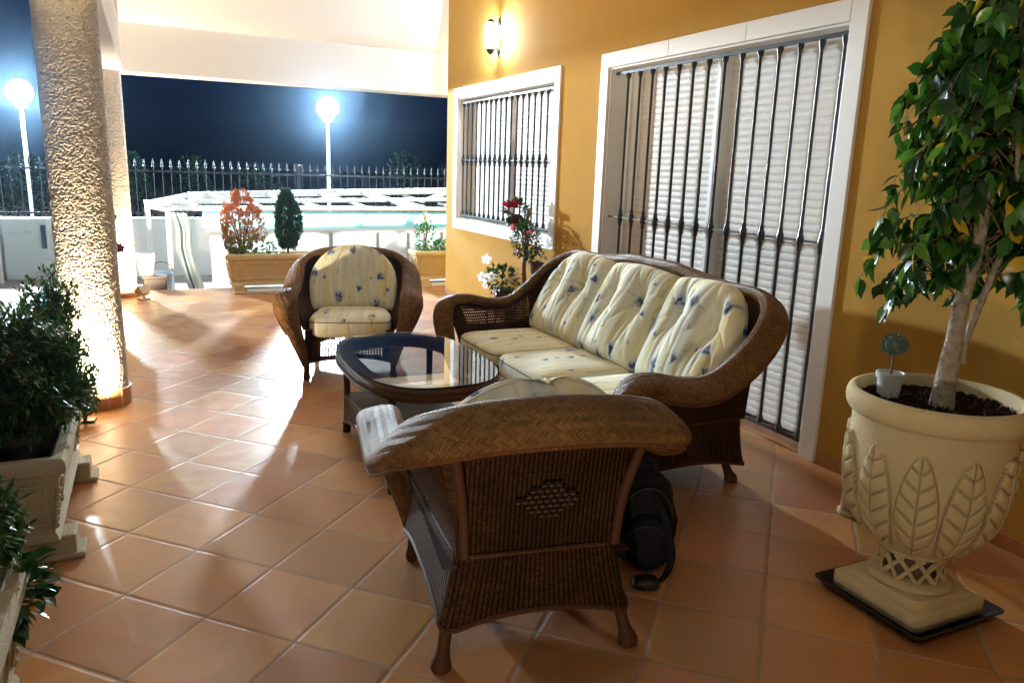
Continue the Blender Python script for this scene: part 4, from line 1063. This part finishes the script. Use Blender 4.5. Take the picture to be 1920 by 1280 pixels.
for r_, z in bp:
    row = []; gu = []
    for k in range(NA + 1):
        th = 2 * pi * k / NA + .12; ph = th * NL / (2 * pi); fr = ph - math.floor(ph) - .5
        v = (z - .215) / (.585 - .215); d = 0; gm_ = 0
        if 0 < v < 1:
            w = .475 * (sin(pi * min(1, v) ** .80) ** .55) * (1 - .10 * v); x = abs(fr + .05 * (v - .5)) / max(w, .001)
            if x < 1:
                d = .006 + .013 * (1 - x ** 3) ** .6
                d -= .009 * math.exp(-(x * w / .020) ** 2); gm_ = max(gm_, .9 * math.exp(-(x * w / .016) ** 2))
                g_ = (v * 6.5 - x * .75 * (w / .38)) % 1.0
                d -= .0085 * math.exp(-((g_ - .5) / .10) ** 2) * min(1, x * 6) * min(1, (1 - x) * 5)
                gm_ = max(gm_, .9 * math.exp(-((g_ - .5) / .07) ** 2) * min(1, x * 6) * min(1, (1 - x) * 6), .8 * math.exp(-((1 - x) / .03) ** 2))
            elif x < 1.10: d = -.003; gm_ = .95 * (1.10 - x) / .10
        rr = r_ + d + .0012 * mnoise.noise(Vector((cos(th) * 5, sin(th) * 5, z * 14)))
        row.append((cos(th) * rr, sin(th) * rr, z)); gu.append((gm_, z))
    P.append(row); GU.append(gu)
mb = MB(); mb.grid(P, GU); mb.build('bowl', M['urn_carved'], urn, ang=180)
mb = MB(); mb.lathe(catmull([(.243, .652), (.254, .656), (.263, .668), (.268, .685), (.268, .705), (.262, .722), (.248, .730), (.236, .724), (.230, .70), (.226, .66)], 4), 96); mb.build('lip', M['urn'], urn, ang=60)
mb = MB(); mb.grid([[((i - 20) / 20 * .23 * sqrt(max(0, 1 - ((j - 20) / 20) ** 2)), (j - 20) / 20 * .23, .688 + .010 * mnoise.noise(Vector((i * .5, j * .5, 0))) + .012 * mnoise.noise(Vector((i * 1.7, j * 1.7, 4)))) for i in range(41)] for j in range(41)]); mb.build('soil', M['soil'], urn, ang=30)
mb = MB()
for k in range(260):
    a = random.uniform(0, 2 * pi); d = .22 * sqrt(random.random()); leaf4(mb, (cos(a) * d, sin(a) * d, .695), rv() + Vector((0, 0, .2)), random.uniform(.008, .02), .008)
mb.build('bark_chips', simple('bark_chips', (.05, .035, .03), .8, var=.6, vs=90), urn, smooth=False, weld=False)
tr = empty('saucer_tray', (UX, UY, 0), 0, 'black square plastic tray under the stone urn', 'tray')
mb = MB(); mb.grid([rsq(h, z, .02) for h, z in [(.0, .003), (.175, .003), (.180, .004), (.205, .036), (.212, .038), (.212, .033), (.206, .031), (.185, .000), (0, .0)]][1:-1]); mb.add(rsq(.175, .003)[:-1], [tuple(range(16))]); mb.build('tray', M['black'], tr, ang=35)
# ficus: two tangled trunks and arching twigs hung with leaves
random.seed(31)
fic = empty('ficus_tree', (UX, UY, .70), 0, 'weeping ficus with glossy green and a few yellow leaves growing in the urn', 'tree')
rt = Vector((cos(.97), -sin(.97), 0)); rt = Vector((UY, -UX, 0)).normalized()   # across the view of someone at the terrace steps
def L3(o, d, z): return tuple(rt * o + Vector((UX, UY, 0)).normalized() * d + Vector((0, 0, z)))
mb = MB(); tp = catmull([L3(.015, 0, -.02), L3(.015, 0, .06), L3(.020, 0, .20), L3(.026, .0, .36), L3(.042, .01, .52), L3(.040, .02, .75), L3(.055, .02, 1.0), L3(.06, .02, 1.3)], 6)
mb.tube(tp, [.054, .046, .041, .038, .036, .035, .034, .033, .032, .031, .030, .029] + [.026 - .0005 * k for k in range(len(tp) - 12)], 16)
tp2 = catmull([L3(.07, .03, -.02), L3(.06, .04, .10), L3(.05, .03, .2), L3(.09, .02, .42), L3(.12, -.01, .6), L3(.10, .0, .9), L3(.14, .0, 1.2)], 6)
mb.tube(tp2[9:], [.012 - .0002 * k for k in range(len(tp2) - 9)], 12)
mb.build('trunk', M['bark'], fic)
ms = MB(); ml = MB(); nb = 0
for k in range(205):
    z0 = .36 + 1.03 * (k / 205) + random.uniform(-.03, .03)
    a = k * 2.4 + random.uniform(-.4, .4)
    src = min(tp, key=lambda p: abs(p[2] - z0)) if k % 2 else min(tp2, key=lambda p: abs(p[2] - z0))
    prof_ = .30 if z0 < .55 else (.275 if z0 < 1.0 else .265)
    if z0 < .80 and (cos(a) * UX + sin(a) * UY) / math.hypot(UX, UY) < -.60: continue
    R1 = prof_ * random.uniform(.25, 1.02)
    if k % 17 == 3: R1 *= 1.12
    if k % 9 == 2 and z0 < .95:
        a = math.atan2(-rt.y, -rt.x) + random.uniform(-.35, .35); R1 = random.uniform(.27, .33) if z0 < .7 else random.uniform(.24, .29)
    o = Vector(src); dir_ = Vector((cos(a), sin(a), 0))
    rise = random.uniform(.04, .16)
    pts = catmull([tuple(o), tuple(o + dir_ * R1 * .4 + Vector((0, 0, rise))), tuple(o + dir_ * R1 * .8 + Vector((0, 0, rise * .75))), tuple(o + dir_ * R1 * 1.02 + Vector((0, 0, rise * .1 - .03)))], 7)
    ms.tube(pts, [.0032 - .00012 * j for j in range(len(pts))], 5, cap=False)
    for j in range(9 if z0 < .62 else (6 if z0 < 1 else 4), len(pts)):
        for q_ in range(2):
            if random.random() < .28: continue
            p = Vector(pts[j]).lerp(Vector(pts[j - 1]), random.random()); side = dir_.cross(Vector((0, 0, 1))) * random.choice((1, -1)) * random.uniform(.5, 1)
            side = (side + rv() * .5).normalized()
            st = p + side * random.uniform(.008, .02) + Vector((0, 0, -.006))
            d = side * random.uniform(.1, .9) + dir_ * random.uniform(-.2, .8) + Vector((0, 0, -random.uniform(.4, 1.3)))
            ms.tube([p, st], .0008, 3, cap=False)
            fc = (dir_ * .8 + side * .5 + rv() * .9)
            leaf(ml, st, d, fc, random.uniform(.048, .084), random.uniform(.028, .046), random.uniform(.1, .4), random.uniform(.05, .35))
    if k % 3 == 0:
        e_ = Vector(pts[-1]); 
        for q_ in range(4): leaf(ml, e_ + rv() * .008, dir_ * .6 + rv() * .5 + Vector((0, 0, -.8)), dir_ + rv() * .4, random.uniform(.045, .065), .028, .2, .1)
ms.build('twigs', M['twig'], fic, weld=False); ml.build('leaves', M['lf_ficus'], fic, weld=False, ang=180)
# small topiary in the urn
tpo = empty('topiary_pot', (UX - .075 * rt.x * 0 + rt.x * -.095, UY + rt.y * -.095 + .06, .698), 0, 'tiny grey green topiary ball in a white pot set on the urn soil', 'plant'); tpo.scale = (1.3, 1.3, 1.15)
mb = MB(); mb.lathe([(0, 0), (.026, 0), (.030, .055), (.034, .056), (.035, .072), (.031, .073), (.029, .065), (0, .063)], 28); mb.build('pot', M['whitepot'], tpo, ang=35)
mb = MB(); mb.tube([(0, 0, .06), (.001, 0, .11), (0, 0, .15)], .003, 6); mb.build('stem', M['twig'], tpo)
mb = MB(); random.seed(3)
for k in range(520):
    v = rv(); leaf4(mb, (v.x * .026, v.y * .026, .155 + v.z * .026), v + rv() * .4, random.uniform(.006, .012), .004)
mb.ball((0, 0, .155), .024, 8); mb.build('foliage', simple('grey_green_foliage', (.09, .14, .11), .8, var=.3), tpo, smooth=False, weld=False)
# ------------------------------------------------------------------ FIGURINE
fg = empty('stone_figurine', (2.645, 2.12, 0), radians(200), 'small cream stone animal figurine on the floor behind the urn', 'statuette')
mb = MB(); mb.lathe([(0, 0), (.050, 0), (.054, .006), (.052, .016), (.044, .022), (0, .022)], 28); mb.build('plinth', M['urn'], fg)
mb = MB()
mb.tube(catmull([(.0, 0, .02), (-.005, 0, .05), (.0, 0, .09), (.012, 0, .125), (.02, 0, .15)], 5), [.034, .036, .036, .035, .034, .033, .032, .031, .029, .027, .026, .025, .024, .022, .021, .020, .019, .018, .018, .018, .018], 14)
mb.ball((.028, 0, .165), .026, 10, sc=(1.1, .9, .95)); mb.ball((.055, 0, .157), .014, 8, sc=(1.3, .8, .75))
for s_ in (-1, 1):
    mb.tube([(.028, s_ * .022, .055 + .05), (.034, s_ * .022, .06), (.036, s_ * .020, .022)], [.012, .009, .011], 8)
    mb.ball((-.012, s_ * .026, .042), .024, 8, sc=(1.2, .7, .9)); mb.ball((.018, s_ * .024, .172), .012, 6, sc=(.6, .5, 1.5))
    mb.ball((.048, s_ * .012, .172), .0035, 5)
mb.build('body', M['urn'], fg)
# ------------------------------------------------------------------ BACKPACK
bk = empty('backpack', (1.56, 2.13, 0), radians(-25), 'dark navy backpack slumped on the floor behind the front armchair', 'backpack')
def blob(c, s_, ex, nz, seed, n=36):
    mb = MB(); P = []
    for i in range(n + 1):
        a = -pi / 2 + pi * i / n; row = []
        for k in range(2 * n + 1):
            b = 2 * pi * k / (2 * n); ca = math.copysign(abs(cos(a)) ** ex, cos(a)); sa = math.copysign(abs(sin(a)) ** ex, sin(a)); cb = math.copysign(abs(cos(b)) ** ex, cos(b)); sb = math.copysign(abs(sin(b)) ** ex, sin(b))
            p = Vector((ca * cb * s_[0], ca * sb * s_[1], sa * s_[2])); w = mnoise.noise(p * 14 + Vector((seed, 0, 0))) * nz + mnoise.noise(Vector((p.x * 30, p.y * 30, p.z * 55)) + Vector((seed, 3, 0))) * nz * .5 - nz * .5 * (1 - abs(mnoise.noise(p * 16 + Vector((seed, 9, 4))))) ** 6
            p *= 1 + w; p.x *= 1 - .18 * max(0, p.z / s_[2]); row.append((c[0] + p.x, c[1] + p.y, max(.003, c[2] + p.z)))
        P.append(row)
    return mb.grid(P)
M['nylon'] = simple('navy_nylon', (.0018, .0024, .007), .75, spec=.25, var=.4, vs=20, bs=300, bst=.3)
b_ = blob((0, 0, .175), (.125, .095, .18), .75, .10, 2).build('main_bag', M['nylon'], bk, ang=180)
blob((.01, -.095, .12), (.09, .04, .10), .7, .10, 8, 18).build('front_pocket', M['nylon'], bk, ang=180)
mb = MB(); mb.tube(catmull([(-.085, -.075, .16), (-.08, -.085, .25), (-.03, -.088, .31), (.04, -.088, .31), (.09, -.08, .24), (.095, -.07, .16)], 6), .0035, 6); mb.build('zip', M['iron'], bk)
mb = MB(); mb.tube(catmull([(-.06, -.128, .12), (-.05, -.13, .18), (.03, -.132, .19), (.07, -.128, .15)], 6), .003, 6); mb.build('zip', M['iron'], bk)
mb = MB()
def strap(mb, pts, w, th=.004):
    pts = [Vector(p) for p in catmull(pts, 6)]; P = []
    for i, p in enumerate(pts):
        T = (pts[min(i + 1, len(pts) - 1)] - pts[max(i - 1, 0)]).normalized(); s_ = T.cross(Vector((0, 1, .3))).normalized(); n_ = T.cross(s_)
        P.append([p - s_ * w - n_ * th, p + s_ * w - n_ * th, p + s_ * w + n_ * th, p - s_ * w + n_ * th, p - s_ * w - n_ * th])
    mb.grid(P)
strap(mb, [(.02, -.08, .30), (.06, -.13, .22), (.09, -.14, .1), (.07, -.15, .02), (.0, -.22, .008)], .012); mb.build('shoulder_strap', M['nylon'], bk)
mb = MB(); strap(mb, [(-.03, .0, .345), (-.01, .0, .385), (.03, .0, .385), (.05, .0, .345)], .008); mb.build('grab_loop', M['nylon'], bk)
blob((-.01, -.205, .022), (.05, .035, .02), .6, .12, 5, 12).build('buckle_pad', M['black'], bk, ang=180)
# ------------------------------------------------------------------ FLOWER STAND AND POTS
st = empty('flower_stand', (2.80, 5.70, 0), 0, 'crooked brown wooden branch stand holding the flower pots before the window', 'plant stand')
mb = MB(); mb.tube(catmull([(0, 0, 0), (.0, 0, .25), (.01, .01, .42), (-.012, .0, .60), (.005, -.005, .78), (.0, .0, .95), (.01, -.02, 1.08)], 5), [.022] * 10 + [.020] * 10 + [.016] * 11, 10); mb.build('trunk', simple('polished_branch', (.20, .10, .045), .5, var=.3), st)
mb = MB(); mb.tube(catmull([(0, 0, .86), (-.02, .06, .90), (-.03, .13, .935)], 4), .009, 7); mb.ball((-.03, .15, .935), .012, 5); mb.tube(catmull([(0, 0, .80), (.0, -.07, .84), (-.01, -.14, .82)], 4), .008, 7)
mb.tube([(-.03, .15 + .07 * cos(0), .935)] + [(-.03 + .07 * sin(a * pi / 8), .15 + .07 * cos(a * pi / 8), .935) for a in range(1, 17)], .004, 5); mb.build('arm', simple('branch_arm', (.16, .08, .035), .6), st)
mb = MB(); mb.box((0, 0, .012), (.20, .20, .022), rz=.5); mb.build('foot', simple('branch_foot', (.14, .07, .03), .6), st, smooth=False, bevel=.004)
def potm(r, h, mat, parent, z=0, rt_=1.25):
    mb = MB(); mb.lathe([(0, z), (r, z), (r * rt_ * .97, z + h * .78), (r * rt_ * 1.1, z + h * .79), (r * rt_ * 1.12, z + h), (r * rt_, z + h), (r * rt_ * .95, z + h * .9), (0, z + h * .88)], 24); return mb.build('pot', mat, parent, ang=35)
def potted(loc, label, pr, ph, leaves, mat, flowers, group=None, cat='flower pot', nm='flower_pot', extra=None):
    r = empty(nm, loc, 0, label, cat, group); potm(pr, ph, M['clay'], r)
    mb = MB(); n, rad, zc, Lf, Wf, hang = leaves
    for i in range(n):
        v = rv(); k = random.uniform(.3, 1) ** .5; p = Vector((v.x * rad * k, v.y * rad * k, zc + v.z * rad * .8 * k - hang * abs(v.y) * .0))
        leaf(mb, p, v + rv() * .5 + Vector((0, 0, .2)), Vector((0, 0, 1)) + rv() * .4, Lf * random.uniform(.7, 1.1), Wf)
    mb.build('leaves', mat, r, weld=False, ang=180)
    for p, d, rr, mt in flowers:
        mb = MB(); bloom(mb, p, d, rr); mb.ball(tuple(Vector(p) + Vector(d).normalized() * .004), rr * .16, 5); mb.build('flower', M[mt], r, weld=False, ang=180)
    return r
random.seed(12)
cv = Vector((-2.7, -5.6, .3)).normalized()
fl = [((-.05 + random.uniform(-.05, .05), -.02 + random.uniform(-.04, .05), .165 + random.uniform(-.008, .03)), cv + rv() * .6, .024, 'pet_red') for _ in range(14)]
potted((2.77, 5.85, .94), 'dark clay pot of red flowers with broad leaves, highest on the branch stand', .040, .085, (60, .085, .115, .085, .045, 0), M['lf_dark'], fl)
fl = [((-.09, .05, .20), cv, .030, 'pet_pink'), ((-.03, .13, .04), cv, .028, 'pet_pink'), ((.0, -.09, .17), cv, .026, 'pet_pink'), ((-.02, .10, .245), cv, .022, 'pet_pink')]
r = potted((2.78, 5.46, .58), 'dark clay hanging pot of pink flowers and small leaves, on the right of the stand', .042, .095, (90, .08, .14, .032, .02, 0), M['lf_dark'], [])
mb = MB()
for a in range(3): mb.tube([(.05 * cos(a * 2.1), .05 * sin(a * 2.1), .09), (0, 0, .24)], .0022, 4)
mb.build('hanger', M['black'], r)
fl = [((-.06, .13, .095), cv, .028, 'pet_pink'), ((-.03, .08, -.09), cv, .026, 'pet_pink'), ((-.03, -.12, .07), cv, .026, 'pet_pink')]
bush('trailing_plant', (2.76, 5.62, .835), (.10, .20, .16), 700, .036, .022, M['lf_dark'], 'mass of small green leaves with pink blooms trailing from the middle of the stand', 'plant', 8, .2, fl)
fl = [((-.10, .13, .28), cv, .045, 'pet_white'), ((-.15, .10, .13), cv, .045, 'pet_white'), ((-.13, -.06, .15), cv, .045, 'pet_white'), ((-.05, .26, .02), cv, .025, 'pet_white'), ((-.1, -.06, .03), cv, .022, 'pet_white')]
potted((2.74, 6.02, .26), 'low pot of large white flowers with green leaves below the window', .06, .12, (260, .15, .20, .05, .03, 0), M['lf_dark'], [((p[0], p[1], p[2] + .08), d, rr, m_2) for p, d, rr, m_2 in fl])
mb = MB(); mb.box((2.74, 6.02, .245), (.26, .26, .02)); 
ps = empty('pot_stool', (2.74, 6.02, 0), 0, 'low dark stool under the pot of white flowers', 'stool')
mb = MB(); mb.box((0, 0, .245), (.24, .24, .022)); mb.build('seat', M['cane'], ps, smooth=False, bevel=.004)
for sx in (-1, 1):
    for sy in (-1, 1):
        mb = MB(); mb.tube([(sx * .10, sy * .10, 0), (sx * .09, sy * .09, .235)], .011, 8); mb.build('leg', M['cane'], ps)

# ------------------------------------------------------------------ HALO: thin volume added to give the lamps a lens-like glow
hz = bpy.data.materials.new('halo_volume'); hz.use_nodes = True; hz.node_tree.nodes.clear()
vo = hz.node_tree.nodes.new('ShaderNodeVolumePrincipled'); ho = hz.node_tree.nodes.new('ShaderNodeOutputMaterial')
vo.inputs['Color'].default_value = (.42, .68, 1, 1); vo.inputs['Density'].default_value = .00055; vo.inputs['Anisotropy'].default_value = .94
hz.node_tree.links.new(vo.outputs[0], ho.inputs['Volume'])
mb = MB(); mb.box((14, 20, 4.4), (330, 290, 11.2)); tag(mb.build('lamp_halo', hz, smooth=False), kind='stuff')
